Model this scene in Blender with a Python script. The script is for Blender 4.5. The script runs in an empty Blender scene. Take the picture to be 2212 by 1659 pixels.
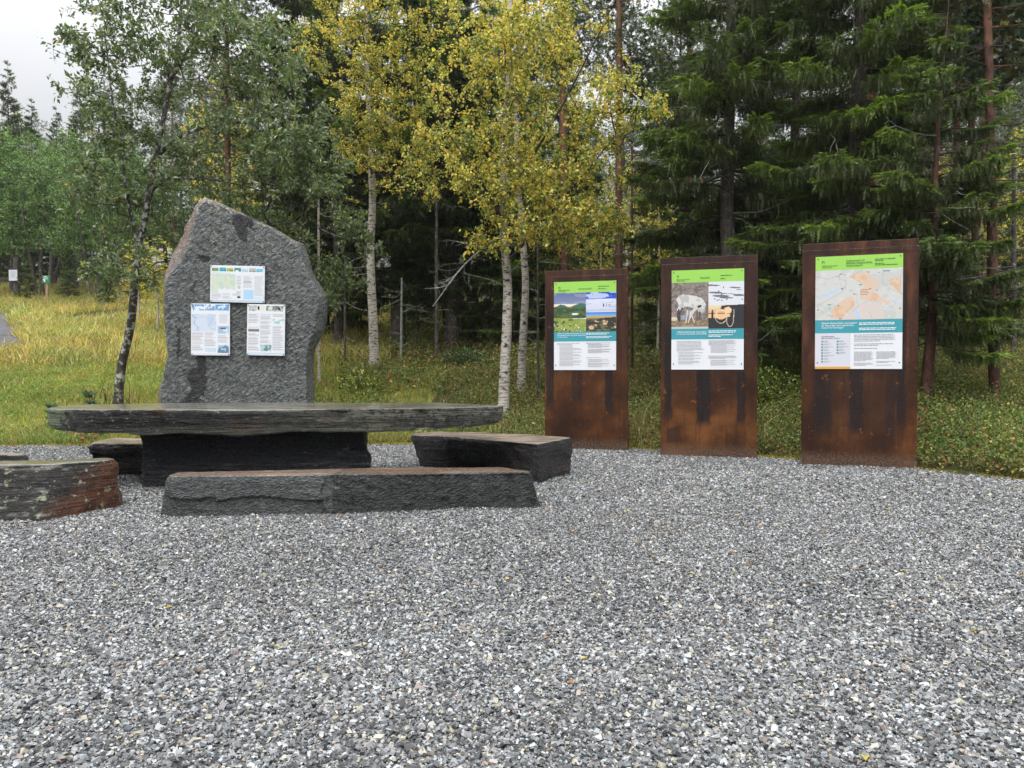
import bpy, math, random
import numpy as np
from mathutils import Vector, Matrix
R = np.random.default_rng(7)
random.seed(7)
C = bpy.context.scene.collection
SC = bpy.context.scene
PI = math.pi

# ------------------------------------------------------------------ camera geometry
H = 1.10
F = 1672.0
PITCH = math.atan(32.5 / F)
CP, SP = math.cos(PITCH), math.sin(PITCH)

def at(px, py, d):
    """point seen at (px,py) of the 2212 wide photograph, d metres in front of the camera"""
    u = (px - 1106.0) / F; v = (829.5 - py) / F
    x, y, z = u, CP + v * SP, -SP + v * CP
    t = d / y
    return np.array([x * t, d, H + z * t])

# ------------------------------------------------------------------ numpy noise
def _h(ix, iy, iz, s):
    n = (ix * 374761393 + iy * 668265263 + iz * 2147483647 + s * 974634777) & 0xFFFFFFFF
    n = ((n ^ (n >> 13)) * 1274126177) & 0xFFFFFFFF
    n = (n ^ (n >> 16)) & 0xFFFFFFFF
    return n / 4294967295.0

def vnoise(p, s=0):
    p = np.asarray(p, float)
    i = np.floor(p).astype(np.int64); f = p - i
    f = f * f * (3 - 2 * f)
    r = 0
    for a in (0, 1):
        for b in (0, 1):
            for c in (0, 1):
                w = (f[:, 0] if a else 1 - f[:, 0]) * (f[:, 1] if b else 1 - f[:, 1]) * (f[:, 2] if c else 1 - f[:, 2])
                r = r + w * _h(i[:, 0] + a, i[:, 1] + b, i[:, 2] + c, s)
    return r * 2 - 1

def fbm(p, o=4, s=0, g=.5):
    a, r, t = 1.0, 0, 0
    p = np.asarray(p, float)
    for k in range(o):
        r = r + a * vnoise(p, s + k * 17); t += a
        p = p * 2.03 + 11.7; a *= g
    return r / t

def n2(x, y, sc, s=0, o=3):
    x = np.asarray(x, float).ravel(); y = np.asarray(y, float).ravel()
    return fbm(np.stack([x * sc, y * sc, np.full_like(x, s * 3.3 + .5)], 1), o, s)

# ------------------------------------------------------------------ objects
def mk(name, V, Fc, mat=None, parent=None, col=None, smooth=False, label=None, cat=None, group=None, kind=None, mats=None, midx=None):
    me = bpy.data.meshes.new(name)
    V = np.ascontiguousarray(V, np.float32); Fc = np.ascontiguousarray(Fc, np.int32)
    n, k = Fc.shape
    me.vertices.add(len(V)); me.vertices.foreach_set('co', V.ravel())
    me.loops.add(n * k); me.loops.foreach_set('vertex_index', Fc.ravel())
    me.polygons.add(n)
    me.polygons.foreach_set('loop_start', np.arange(0, n * k, k, dtype=np.int32))
    me.polygons.foreach_set('loop_total', np.full(n, k, np.int32))
    if smooth: me.polygons.foreach_set('use_smooth', np.ones(n, bool))
    if col is not None:
        a = me.attributes.new('col', 'FLOAT_COLOR', 'FACE')
        c = np.ones((n, 4), np.float32); c[:, :3] = col
        a.data.foreach_set('color', c.ravel())
    if mats:
        for m in mats: me.materials.append(m)
        me.polygons.foreach_set('material_index', np.asarray(midx, np.int32))
    elif mat: me.materials.append(mat)
    me.update(calc_edges=True)
    if smooth is False:
        me.shade_flat()
    o = bpy.data.objects.new(name, me); C.objects.link(o)
    if parent is not None: o.parent = parent
    tag(o, label, cat, group, kind)
    return o

def tag(o, label=None, cat=None, group=None, kind=None):
    if label: o['label'] = label
    if cat: o['category'] = cat
    if group: o['group'] = group
    if kind: o['kind'] = kind
    return o

def empty(name, loc, label, cat, group=None, rz=0):
    o = bpy.data.objects.new(name, None); C.objects.link(o)
    o.location = loc; o.rotation_euler = (0, 0, rz); o.empty_display_size = .2
    return tag(o, label, cat, group)

def copy_tree(o, loc=None, rz=None, sc=None, parent=None, label=None):
    c = o.copy(); C.objects.link(c)
    c.parent = parent
    if loc is not None: c.location = loc
    if rz is not None: c.rotation_euler = (0, 0, rz)
    if sc is not None: c.scale = (sc[0], sc[0], sc[1]) if isinstance(sc, tuple) else (sc, sc, sc)
    if label: c['label'] = label
    for ch in [k for k in C.objects if k.parent == o]:
        copy_tree(ch, parent=c)
    return c

# ------------------------------------------------------------------ node helpers
def newmat(name):
    m = bpy.data.materials.new(name); m.use_nodes = True
    nt = m.node_tree; nt.nodes.clear()
    return m, nt

class NT:
    def __init__(s, name):
        s.m, s.t = newmat(name)
        s.out = s.t.nodes.new('ShaderNodeOutputMaterial')
    def n(s, typ, inp=None, **kw):
        nd = s.t.nodes.new('ShaderNode' + typ)
        for k, v in kw.items(): setattr(nd, k, v)
        for k, v in (inp or {}).items():
            sk = nd.inputs[k]
            if isinstance(v, bpy.types.NodeSocket): s.t.links.new(v, sk)
            else: sk.default_value = v
        return nd
    def ramp(s, fac, stops, interp='LINEAR'):
        nd = s.t.nodes.new('ShaderNodeValToRGB'); cr = nd.color_ramp; cr.interpolation = interp
        while len(cr.elements) > 1: cr.elements.remove(cr.elements[-1])
        for i, (p, c) in enumerate(stops):
            if i == 0: e = cr.elements[0]; e.position = p
            else: e = cr.elements.new(p)
            e.color = (c, c, c, 1) if not hasattr(c, '__len__') else (*c, 1)
        s.t.links.new(fac, nd.inputs[0])
        return nd.outputs[0]
    def noise(s, vec, scale, detail=4, rough=.55, dist=0):
        nd = s.n('TexNoise', {'Scale': scale, 'Detail': detail, 'Roughness': rough, 'Distortion': dist})
        if vec is not None: s.t.links.new(vec, nd.inputs['Vector'])
        return nd.outputs[0]
    def mapv(s, vec, scale=(1, 1, 1), loc=(0, 0, 0), rot=(0, 0, 0)):
        return s.n('Mapping', {'Vector': vec, 'Scale': scale, 'Location': loc, 'Rotation': rot}).outputs[0]
    def obj(s): return s.n('TexCoord').outputs['Object']
    def mix(s, fac, a, b, blend='MIX'):
        nd = s.t.nodes.new('ShaderNodeMix'); nd.data_type = 'RGBA'; nd.blend_type = blend
        for k, v in ((0, fac), (6, a), (7, b)):
            if isinstance(v, bpy.types.NodeSocket): s.t.links.new(v, nd.inputs[k])
            else: nd.inputs[k].default_value = v if k == 0 else (*v, 1)
        return nd.outputs[2]
    def math(s, op, a, b=0.0, c=None, clamp=False):
        nd = s.t.nodes.new('ShaderNodeMath'); nd.operation = op; nd.use_clamp = clamp
        for k, v in ((0, a), (1, b), (2, c)):
            if v is None: continue
            if isinstance(v, bpy.types.NodeSocket): s.t.links.new(v, nd.inputs[k])
            else: nd.inputs[k].default_value = v
        return nd.outputs[0]
    def sep(s, v):
        return s.n('SeparateXYZ', {0: v}).outputs
    def bump(s, h, strength, dist, normal=None):
        i = {'Height': h, 'Strength': strength, 'Distance': dist}
        if normal is not None: i['Normal'] = normal
        return s.n('Bump', i).outputs[0]
    def bsdf(s, col, rough=.6, normal=None, spec=.5, metal=0.0, **kw):
        i = {'Roughness': rough, 'Specular IOR Level': spec, 'Metallic': metal}
        i['Base Color'] = col if isinstance(col, bpy.types.NodeSocket) else (*col, 1)
        if normal is not None: i['Normal'] = normal
        i.update(kw)
        b = s.n('BsdfPrincipled', i).outputs[0]
        s.t.links.new(b, s.out.inputs[0])
        return b
    def end(s, sh):
        s.t.links.new(sh, s.out.inputs[0]); return s.m

def leafmat(name, rough=.35, trans=.3, spec=.5, tcol=(1.5, 1.5, .8)):
    s = NT(name)
    a = s.n('Attribute', attribute_name='col').outputs[0]
    p = s.bsdf(a, rough, spec=spec)
    tc = s.mix(1.0, a, tcol, 'MULTIPLY')
    t = s.n('BsdfTranslucent', {0: tc}).outputs[0]
    mx = s.n('MixShader', {0: trans, 1: p, 2: t}).outputs[0]
    return s.end(mx)

def flatcol(name, col, rough=.5, spec=.5, metal=0.0):
    s = NT(name); s.bsdf(col, rough, spec=spec, metal=metal); return s.m

def attrmat(name, rough=.5, spec=.4):
    s = NT(name); a = s.n('Attribute', attribute_name='col').outputs[0]
    s.bsdf(a, rough, spec=spec); return s.m

M = {}
M['leaf'] = leafmat('broad_leaf', .26, .3, .7)
M['birchleaf'] = leafmat('birch_leaf', .4, .42, tcol=(1.35, 1.3, .7))
M['needle'] = leafmat('needle', .45, .22, .4)
M['grass'] = leafmat('grass_blade', .5, .3, .3)
M['pebble'] = attrmat('pebble', .42, .5)
M['print'] = attrmat('printed_sheet', .35, .4)

def mat_birch():
    s = NT('birch_bark'); o = s.obj()
    g = s.n('NewGeometry').outputs['Position']
    band = s.noise(s.mapv(o, (3, 3, 34)), 2.2, 5, .7)
    blk = s.noise(s.mapv(o, (6, 6, 12)), 1.5, 5, .7)
    c = s.mix(s.noise(o, 7, 3), (.62, .57, .50), (.44, .40, .36))
    c = s.mix(s.ramp(band, [(.53, 0), (.58, 1)]), c, (.13, .11, .09))
    c = s.mix(s.ramp(blk, [(.555, 0), (.60, 1)]), c, (.035, .03, .028))
    c = s.mix(s.ramp(s.noise(o, 2.1, 3), [(.55, 0), (.7, .55)]), c, (.30, .30, .22))
    s.bsdf(c, .6, s.bump(s.math('ADD', band, blk), .5, .012), .3)
    return s.m

def mat_bark(name, c1, c2, c3, sc=(9, 9, 2.2), lich=(.34, .36, .30), la=.0, b=.9):
    s = NT(name); o = s.obj()
    n1 = s.noise(s.mapv(o, sc), 3.2, 6, .7)
    c = s.ramp(n1, [(.32, c1), (.5, c2), (.68, c3)])
    c = s.mix(s.ramp(s.noise(o, 9, 4, .7), [(.62 - la, 0), (.70 - la * .8, 1)]), c, lich)
    s.bsdf(c, .62, s.bump(n1, b, .03), .35)
    return s.m
M['birch'] = mat_birch()
M['sprucebark'] = mat_bark('spruce_bark', (.028, .022, .018), (.085, .07, .06), (.17, .15, .13), (6, 6, 3), la=.03)
M['pinebark'] = mat_bark('pine_bark', (.024, .012, .009), (.085, .034, .022), (.16, .08, .052), (7, 7, 2.2), la=-.06)
M['pineorange'] = mat_bark('pine_bark_orange', (.06, .028, .018), (.16, .072, .040), (.25, .13, .075), (5, 5, 1.6), la=-.05)
M['willowbark'] = mat_bark('willow_bark', (.018, .014, .012), (.05, .042, .035), (.10, .09, .075), (7, 7, 3.6), (.50, .50, .45), .12)
M['twig'] = mat_bark('dark_twig', (.02, .014, .010), (.045, .034, .026), (.08, .065, .05), (5, 5, 5), la=-.02)
M['lichen'] = mat_bark('lichen_twig', (.12, .13, .11), (.26, .28, .24), (.42, .45, .40), (6, 6, 6), (.06, .05, .04), -.02)

# ------------------------------------------------------------------ ground shape
EX = np.array([-14, -8, -5, -1, .8, 1.8, 3.2, 4.5, 5.06, 6, 8, 11])
EY = np.array([11.2, 11.2, 11.1, 11.5, 11.0, 10.7, 9.7, 8.7, 7.65, 6.3, 3.6, -2])
def edge(x): return np.interp(x, EX, EY)

def smax(t, k=.6): return np.where(t > 0, t * t / (t + k), 0)

def gz(x, y):
    x = np.asarray(x, float); y = np.asarray(y, float)
    sh = x.shape
    xr, yr = x.ravel(), y.ravel()
    t = yr - edge(np.clip(xr, -14, 5.3))
    z = .185 * smax(t)
    far = np.clip(yr - 64, 0, None) * 2
    z = z - .12 * far - .026 * np.clip((.45 - t) / .4, 0, 1)
    z = z + np.clip(t, 0, 1.5) / 1.5 * (.06 * n2(xr, yr, .9, 3) + .16 * n2(xr, yr, .23, 5))
    z = z + np.clip(.3 - t, 0, 1) * (.030 * n2(xr, yr, .8, 9, 2) + .008 * n2(xr, yr, 3.0, 10, 2))
    return z.reshape(sh)

def grid(x0, x1, y0, y1, nx, ny, keep=None, dz=0):
    xs = np.linspace(x0, x1, nx); ys = np.linspace(y0, y1, ny)
    X, Y = np.meshgrid(xs, ys)
    Z = gz(X, Y) + dz
    V = np.stack([X.ravel(), Y.ravel(), Z.ravel()], 1)
    i = np.arange(nx * ny).reshape(ny, nx)
    Fc = np.stack([i[:-1, :-1].ravel(), i[:-1, 1:].ravel(), i[1:, 1:].ravel(), i[1:, :-1].ravel()], 1)
    if keep is not None:
        c = V[Fc].mean(1); Fc = Fc[keep(c[:, 0], c[:, 1])]
        used = np.unique(Fc); rm = np.zeros(len(V), int); rm[used] = np.arange(len(used))
        V = V[used]; Fc = rm[Fc]
    return V, Fc

def mat_floor():
    s = NT('forest_floor'); g = s.n('NewGeometry').outputs['Position']
    a = s.noise(g, .7, 5); b = s.noise(g, 14, 6, .7)
    c = s.ramp(b, [(.3, (.012, .014, .006)), (.5, (.035, .045, .014)), (.68, (.085, .085, .025))])
    c = s.mix(s.ramp(a, [(.45, 0), (.62, .8)]), c, (.10, .075, .028))
    s.bsdf(c, .9, s.bump(b, .8, .05), .15)
    return s.m
def mat_gbase():
    s = NT('gravel_bed'); g = s.n('NewGeometry').outputs['Position']
    v = s.n('TexVoronoi', {'Vector': g, 'Scale': 62.0})
    c = s.ramp(s.sep(v.outputs['Color'])[0], [(0, (.02, .021, .024)), (.5, (.085, .087, .092)), (.9, (.26, .26, .25))])
    s.bsdf(c, .7, s.bump(v.outputs['Distance'], 1, .012), .4)
    return s.m
M['floor'] = mat_floor(); M['gbase'] = mat_gbase()
V, Fc = grid(-70, 70, -12, 110, 281, 489)
mk('forest_ground', V, Fc, M['floor'], smooth=True, kind='structure')
V, Fc = grid(-11, 8.5, -6, 12.2, 196, 183, keep=lambda x, y: y < edge(x) + .05 + .12 * n2(x, y, 2, 4), dz=.012)
mk('gravel_ground', V, Fc, M['gbase'], smooth=True, kind='structure')
# big far ground reaching the horizon
a = np.linspace(0, 2 * PI, 65)[:-1]
V = np.concatenate([np.stack([150 * np.cos(a), 150 * np.sin(a), np.full(64, -9.0)], 1), np.stack([1500 * np.cos(a), 1500 * np.sin(a), np.full(64, -9.0)], 1), [[0, 0, -9.0]]])
i = np.arange(64); j = (i + 1) % 64
Fq = np.stack([i, j, j + 64, i + 64], 1)
mk('terrain', V, Fq, M['floor'], smooth=True, kind='structure')

# ------------------------------------------------------------------ gravel stones
OCT = np.array([[1, 0, 0], [-1, 0, 0], [0, 1, 0], [0, -1, 0], [0, 0, 1], [0, 0, -1]], float)
OCF = np.array([[0, 2, 4], [2, 1, 4], [1, 3, 4], [3, 0, 4], [2, 0, 5], [1, 2, 5], [3, 1, 5], [0, 3, 5]])
def rotm(n):
    q = R.normal(size=(n, 4)); q /= np.linalg.norm(q, axis=1, keepdims=True)
    w, x, y, z = q.T
    return np.stack([np.stack([1 - 2 * (y * y + z * z), 2 * (x * y - z * w), 2 * (x * z + y * w)], 1),
                     np.stack([2 * (x * y + z * w), 1 - 2 * (x * x + z * z), 2 * (y * z - x * w)], 1),
                     np.stack([2 * (x * z - y * w), 2 * (y * z + x * w), 1 - 2 * (x * x + y * y)], 1)], 1)
phi = (1 + 5 ** .5) / 2
BOX = np.array([[-1, -1, -1], [1, -1, -1], [1, 1, -1], [-1, 1, -1], [-1, -1, 1], [1, -1, 1], [1, 1, 1], [-1, 1, 1]], float)
BXF = np.array([[0, 3, 2], [0, 2, 1], [4, 5, 6], [4, 6, 7], [0, 1, 5], [0, 5, 4], [1, 2, 6], [1, 6, 5], [2, 3, 7], [2, 7, 6], [3, 0, 4], [3, 4, 7]])

def pebbles(x, y, r, tv, tf, flat=.62, lift=0.0):
    n = len(x)
    v = tv[None] * R.uniform(.62, 1.3, (n, 1, 3)) + R.normal(0, .24, (n, len(tv), 3))
    v[:, :, 2] *= flat
    v = np.einsum('nij,nkj->nki', rotm(n), v)
    v[:, :, 2] *= .8
    v *= r[:, None, None] * (1.0 if tv is OCT else .68)
    v += np.stack([x, y, gz(x, y) + .014 + R.uniform(-.009, .009, n) + lift], 1)[:, None]
    f = tf[None] + (np.arange(n) * len(tv))[:, None, None]
    t = R.random(n)
    g = np.exp(R.normal(math.log(.150), .66, n)).clip(.016, .42)
    big = n2(x, y, .7, 21) * .22 + n2(x, y, 2.6, 22) * .16
    c = np.stack([g * (.975 + big), g * (1.0 + big), g * (1.01 + big)], 1)
    bl = t < .12; c[bl] *= (.88, .97, 1.03)
    ye = (t > .90) & (t < .965); c[ye] = g[ye, None] * .5 + np.array([.34, .31, .22]) * R.uniform(.6, 1.1, (ye.sum(), 1))
    br = t > .965; c[br] = g[br, None] * .45 + np.array([.21, .15, .115]) * R.uniform(.6, 1.1, (br.sum(), 1))
    wh = (t > .5) & (t < .535); c[wh] = np.array([.42, .42, .41]) * R.uniform(.7, 1.1, (wh.sum(), 1))
    # brown patch of earth showing through
    pd = np.exp(-(((x - 1.0) / .35) ** 2 + ((y - 5.35) / .45) ** 2)) + .6 * np.exp(-(((x - .75) / .2) ** 2 + ((y - 5.8) / .2) ** 2))
    pd = pd * (.55 + .9 * np.clip(n2(x, y, 9, 23, 2) + .2, 0, 1)); pd = (pd * R.random(n) > .52)[:, None]
    c = np.where(pd, c * .35 + np.array([.12, .085, .055]), c)
    return v.reshape(-1, 3), f.reshape(-1, 3), np.repeat(c, len(tf), 0)

def scatter_wedge(y0, y1, dens, wd=.70, mg=.9):
    xm = wd * y1 + mg
    n = int(dens * 2 * xm * (y1 - y0))
    x = R.uniform(-xm, xm, n); y = R.uniform(y0, y1, n)
    k = (np.abs(x) < wd * y + mg) & (y < edge(x) + .05 + .10 * n2(x, y, 2, 4) + R.normal(0, .05, n))
    return x[k], y[k]
bits = []
off = 0
for (y0, y1, dens, rr, tv, tf) in ((.9, 3.6, 12000, .0066, BOX, BXF), (3.6, 6.4, 9500, .0077, OCT, OCF), (6.4, 12.3, 5800, .0093, OCT, OCF)):
    x, y = scatter_wedge(y0, y1, dens)
    r = rr * np.exp(R.normal(0, .36, len(x))).clip(.45, 2.2) * (1 + .18 * n2(x, y, 1.1, 66))
    v, f, c = pebbles(x, y, r, tv, tf)
    bits.append((v, f + off, c)); off += len(v)
mk('gravel', np.concatenate([b[0] for b in bits]), np.concatenate([b[1] for b in bits]), M['pebble'], col=np.concatenate([b[2] for b in bits]),
   label='grey crushed stone gravel covering the whole forecourt', cat='gravel', kind='stuff')
del bits

# ------------------------------------------------------------------ rocks
def remesh(V, faces, vox):
    me = bpy.data.meshes.new('tmp'); me.from_pydata([tuple(map(float, v)) for v in V], [], faces); me.update()
    o = bpy.data.objects.new('tmp', me); C.objects.link(o)
    m = o.modifiers.new('r', 'REMESH'); m.mode = 'VOXEL'; m.voxel_size = vox
    dg = bpy.context.evaluated_depsgraph_get(); ev = o.evaluated_get(dg)
    me2 = bpy.data.meshes.new_from_object(ev)
    bpy.data.objects.remove(o)
    n = len(me2.vertices); co = np.empty(n * 3, np.float32); me2.vertices.foreach_get('co', co)
    no = np.empty(n * 3, np.float32); me2.vertices.foreach_get('normal', no)
    q = np.empty(len(me2.loops), np.int32); me2.loops.foreach_get('vertex_index', q)
    return co.reshape(-1, 3).astype(float), no.reshape(-1, 3).astype(float), q.reshape(-1, 4)

def loft(rings):
    """closed solid through rings with the same number of points"""
    n = len(rings[0]); V = [p for r in rings for p in r]; Fs = []
    for k in range(len(rings) - 1):
        for i in range(n):
            j = (i + 1) % n
            Fs.append((k * n + i, k * n + j, (k + 1) * n + j, (k + 1) * n + i))
    Fs.append(tuple(range(n))[::-1]); b = (len(rings) - 1) * n
    Fs.append(tuple(range(b, b + n)))
    return V, Fs

def densify(poly, step=.12):
    out = []
    n = len(poly)
    for i in range(n):
        a = np.array(poly[i], float); b = np.array(poly[(i + 1) % n], float)
        k = max(1, int(np.linalg.norm(b - a) / step))
        for t in range(k): out.append(a + (b - a) * t / k)
    return out

def mat_slate(name, base, mid, lite, rust=None, rustamt=0.0, strata=True, lichen=0.0, siderust=1.0, rim=0.0, ends=None, tb=.03, specside=.45, topcol=(.10, .10, .092), ripple=False, white=0.0, green=0.0, wet=.24, topr=.10, rustx=None):
    s = NT(name); o = s.obj()
    geo = s.n('NewGeometry'); nz = s.sep(geo.outputs['Normal'])[2]
    sc = (1.2, 1.2, 16) if strata else (4, 4, 4)
    n1 = s.noise(s.mapv(o, sc), 2.2, 8, .68)
    n2_ = s.noise(o, 26, 6, .7)
    f = s.math('ADD', s.math('MULTIPLY', n1, .6), s.math('MULTIPLY', n2_, .4))
    c = s.ramp(f, [(.36, base), (.52, mid), (.66, lite)])
    if rust:
        rn = s.noise(s.mapv(o, (1, 1, 2.0)), 1.7, 5, .6)
        fac = s.ramp(rn, [(.60 - rustamt * .3, 0), (.70 - rustamt * .3, .85)])
        if rustx:
            xx = s.sep(o)[0]
            m1 = s.n('MapRange', {'Value': s.math('ADD', xx, s.math('MULTIPLY', rn, .5)), 1: rustx[0] + .25, 2: rustx[0] + .42}).outputs[0]
            fac = s.math('MULTIPLY', m1, s.ramp(rn, [(.3, .25), (.52, .9)]))
        c = s.mix(s.math('MULTIPLY', fac, siderust), c, rust)
    if lichen:
        l = s.noise(o, 13, 5, .75)
        c = s.mix(s.ramp(l, [(.66 - lichen * .2, 0), (.70 - lichen * .2, 1)]), c, (.36, .37, .24))
    if white:
        l = s.noise(s.mapv(o, (2, 2, 9)), 4, 7, .8)
        c = s.mix(s.ramp(l, [(.62 - white * .2, 0), (.67 - white * .2, .9)]), c, (.42, .41, .36))
    if green:
        l = s.noise(o, 3.1, 5, .6)
        c = s.mix(s.ramp(l, [(.62 - green * .2, 0), (.66 - green * .2, .85)]), c, (.16, .21, .12))
    if ends:
        xx = s.math('ADD', s.sep(o)[0], s.math('MULTIPLY', s.noise(o, 2.5, 4), .8))
        lf = s.n('MapRange', {'Value': xx, 1: ends[0] + .55, 2: ends[0] + .3}).outputs[0]
        l = s.noise(o, 5.5, 5, .65)
        c = s.mix(s.math('MULTIPLY', lf, s.ramp(l, [(.47, 0), (.52, .85)])), c, (.20, .25, .16))
        rt = s.n('MapRange', {'Value': xx, 1: ends[1], 2: ends[1] + .9}).outputs[0]
        l = s.noise(s.mapv(o, (1, 1, 6)), 5, 7, .78)
        c = s.mix(s.math('MULTIPLY', rt, s.ramp(l, [(.42, .1), (.55, .85)])), c, (.21, .21, .165))
        c = s.mix(s.math('MULTIPLY', rt, s.ramp(s.noise(o, 17, 4, .7), [(.54, 0), (.60, .9)])), c, (.02, .022, .022))
        lowz = s.n('MapRange', {'Value': s.math('ADD', s.sep(o)[2], s.math('MULTIPLY', l, .12)), 1: .64, 2: .58}).outputs[0]
        c = s.mix(s.math('MULTIPLY', lowz, .55), c, (.17, .18, .13))
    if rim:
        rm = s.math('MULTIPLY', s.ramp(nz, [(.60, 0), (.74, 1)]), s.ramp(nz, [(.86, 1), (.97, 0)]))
        c = s.mix(s.math('MULTIPLY', rm, rim), c, (.42, .41, .38))  # sky reflection along the chipped top edge, painted in as pale colour
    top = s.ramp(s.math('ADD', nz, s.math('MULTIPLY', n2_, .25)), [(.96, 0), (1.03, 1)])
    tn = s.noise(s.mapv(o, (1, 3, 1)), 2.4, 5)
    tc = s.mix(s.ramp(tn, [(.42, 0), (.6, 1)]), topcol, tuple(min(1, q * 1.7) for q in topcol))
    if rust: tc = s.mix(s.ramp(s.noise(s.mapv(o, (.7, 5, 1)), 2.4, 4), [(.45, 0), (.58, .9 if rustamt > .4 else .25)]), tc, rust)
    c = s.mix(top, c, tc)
    wetn = s.noise(o, 60, 4, .7)
    rough = s.mix(top, s.ramp(wetn, [(.35, wet - .08), (.65, wet + .22)]), s.ramp(tn, [(.35, topr), (.7, topr + .16)]))
    if ripple:
        rp = s.noise(s.mapv(s.mapv(o, rot=(0, .30, 0)), (14, 14, 30)), 1.5, 4, .55, .8)
        rp2 = s.noise(s.mapv(o, (40, 40, 70)), 1.6, 3, .6)
        h = s.math('ADD', rp, s.math('MULTIPLY', rp2, .35))
        c = s.mix(s.ramp(rp, [(.38, 0), (.66, .55)]), c, lite)
        h = s.math('MULTIPLY', h, s.n('MapRange', {'Value': s.sep(o)[0], 1: -.18, 2: -.14, 3: .35, 4: 1.15}).outputs[0])
        nrm = s.bump(h, .95, ripple)
    else:
        h = s.math('ADD', s.math('MULTIPLY', n1, 1.0), s.math('MULTIPLY', n2_, .5))
        st = s.mix(top, (1, 1, 1), (tb, tb, tb))
        nrm = s.bump(s.math('MULTIPLY', h, s.sep(st)[0]), 1.0, .09)
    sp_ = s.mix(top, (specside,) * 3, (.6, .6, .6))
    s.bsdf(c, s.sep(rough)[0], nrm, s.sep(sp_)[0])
    return s

def rock(name, rings, vox, mat, parent=None, amp=.03, strata=.02, fine=.008, flat_top=None, extra=None, origin=None, **kw):
    V, Fs = loft(rings)
    co, no, q = remesh(V, Fs, vox)
    side = 1 - np.abs(no[:, 2]) ** 3
    d = amp * fbm(co * 2.3 + 5, 4, 3)
    d = d + strata * side * fbm(co * np.array([1.6, 1.6, 17.0]), 4, 8, .6)
    d = d + fine * fbm(co * 19, 3, 2)
    chip = vnoise(co * 5.5, 40); d = d - np.where(chip > .35, (chip - .35) * amp * 1.3, 0) * side
    if flat_top is not None:
        w = np.clip((no[:, 2] - .7) / .25, 0, 1)
        d = d * (1 - w * flat_top)
    if extra is not None: d = d + extra(co, no)
    co = co + no * d[:, None]
    if origin is None: origin = (co[:, 0].mean(), co[:, 1].mean(), 0)
    o = mk(name, co - np.array(origin), q, mat, parent, smooth=True, **kw)
    o.location = origin
    return o

def slab(poly_top, poly_bot, ztop, zbot, bulge=.02):
    """vertical-sided block: plan outline at the top and at the bottom (same counts)"""
    T = densify(poly_top); n = len(T)
    ks = []
    m = len(poly_top); B = []
    for i in range(m):
        a = np.array(poly_top[i], float); b = np.array(poly_top[(i + 1) % m], float)
        k = max(1, int(np.linalg.norm(b - a) / .12))
        a2 = np.array(poly_bot[i], float); b2 = np.array(poly_bot[(i + 1) % m], float)
        for t in range(k): B.append(a2 + (b2 - a2) * t / k)
    def zt(p): return ztop(p) if callable(ztop) else ztop
    def zb(p): return zbot(p) if callable(zbot) else zbot
    cen = np.mean(T, 0)
    rings = []
    for t in (0, .12, .5, .9, 1):
        ring = []
        for a, b in zip(B, T):
            p = b * t + a * (1 - t)
            if t in (0, 1):
                dv = cen - p; p = p + dv / np.linalg.norm(dv) * .02
            z = zb(a) * (1 - t) + zt(b) * t
            ring.append((p[0], p[1], z))
        rings.append(ring)
    return rings

# --- the standing stone
SD = 10.5
def zs(pts, d): # zoom coordinates of the tall stone to X,Z at depth d
    return [at((550 + a / 1.746) / 1.8228, (700 + b / 1.746) / 1.8228, d)[[0, 2]] for a, b in pts]
SIL = [(440, 128), (490, 142), (590, 190), (690, 235), (765, 268), (850, 308), (930, 350), (1000, 390), (1060, 430), (1100, 438), (1118, 510), (1140, 570),
       (1155, 630), (1190, 690), (1215, 730), (1240, 765), (1265, 810), (1268, 850), (1258, 960), (1240, 1050), (1200, 1130), (1175, 1180), (1165, 1280),
       (1168, 1420), (1168, 1560), (1175, 1950), (90, 1950), (118, 1555), (112, 1480), (130, 1420), (155, 1330), (180, 1220), (170, 1130), (162, 1050),
       (150, 960), (152, 850), (147, 740), (160, 650), (185, 590), (200, 530), (250, 440), (285, 390), (300, 330), (330, 280), (360, 200), (400, 145)]
INS = [(455, 165), (490, 170), (590, 206), (690, 250), (765, 284), (850, 322), (930, 364), (1000, 404), (1055, 446), (1085, 458), (1104, 520), (1126, 580),
       (1142, 638), (1172, 700), (1196, 742), (1212, 790), (1222, 840), (1222, 900), (1206, 980), (1196, 1060), (1172, 1130), (1152, 1190), (1145, 1290),
       (1146, 1420), (1146, 1560), (1150, 1950), (120, 1950), (146, 1555), (140, 1480), (150, 1420), (172, 1330), (196, 1220), (188, 1130), (180, 1050),
       (168, 960), (170, 850), (172, 742), (215, 660), (262, 600), (300, 545), (340, 470), (362, 410), (372, 350), (385, 290), (395, 225), (415, 185)]
sil = zs(SIL, SD); ins = zs(INS, SD - .12)
cx = np.mean([p[0] for p in sil]); cz = 1.5
SY = SD - .12
ringsS = [[(p[0], SY, p[1]) for p in ins], [(p[0], SD + .06, p[1]) for p in sil], [(p[0], SD + .26, p[1]) for p in sil],
          [((p[0] - cx) * .93 + cx, SD + .42, (p[1] - cz) * .95 + cz) for p in sil]]
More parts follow.
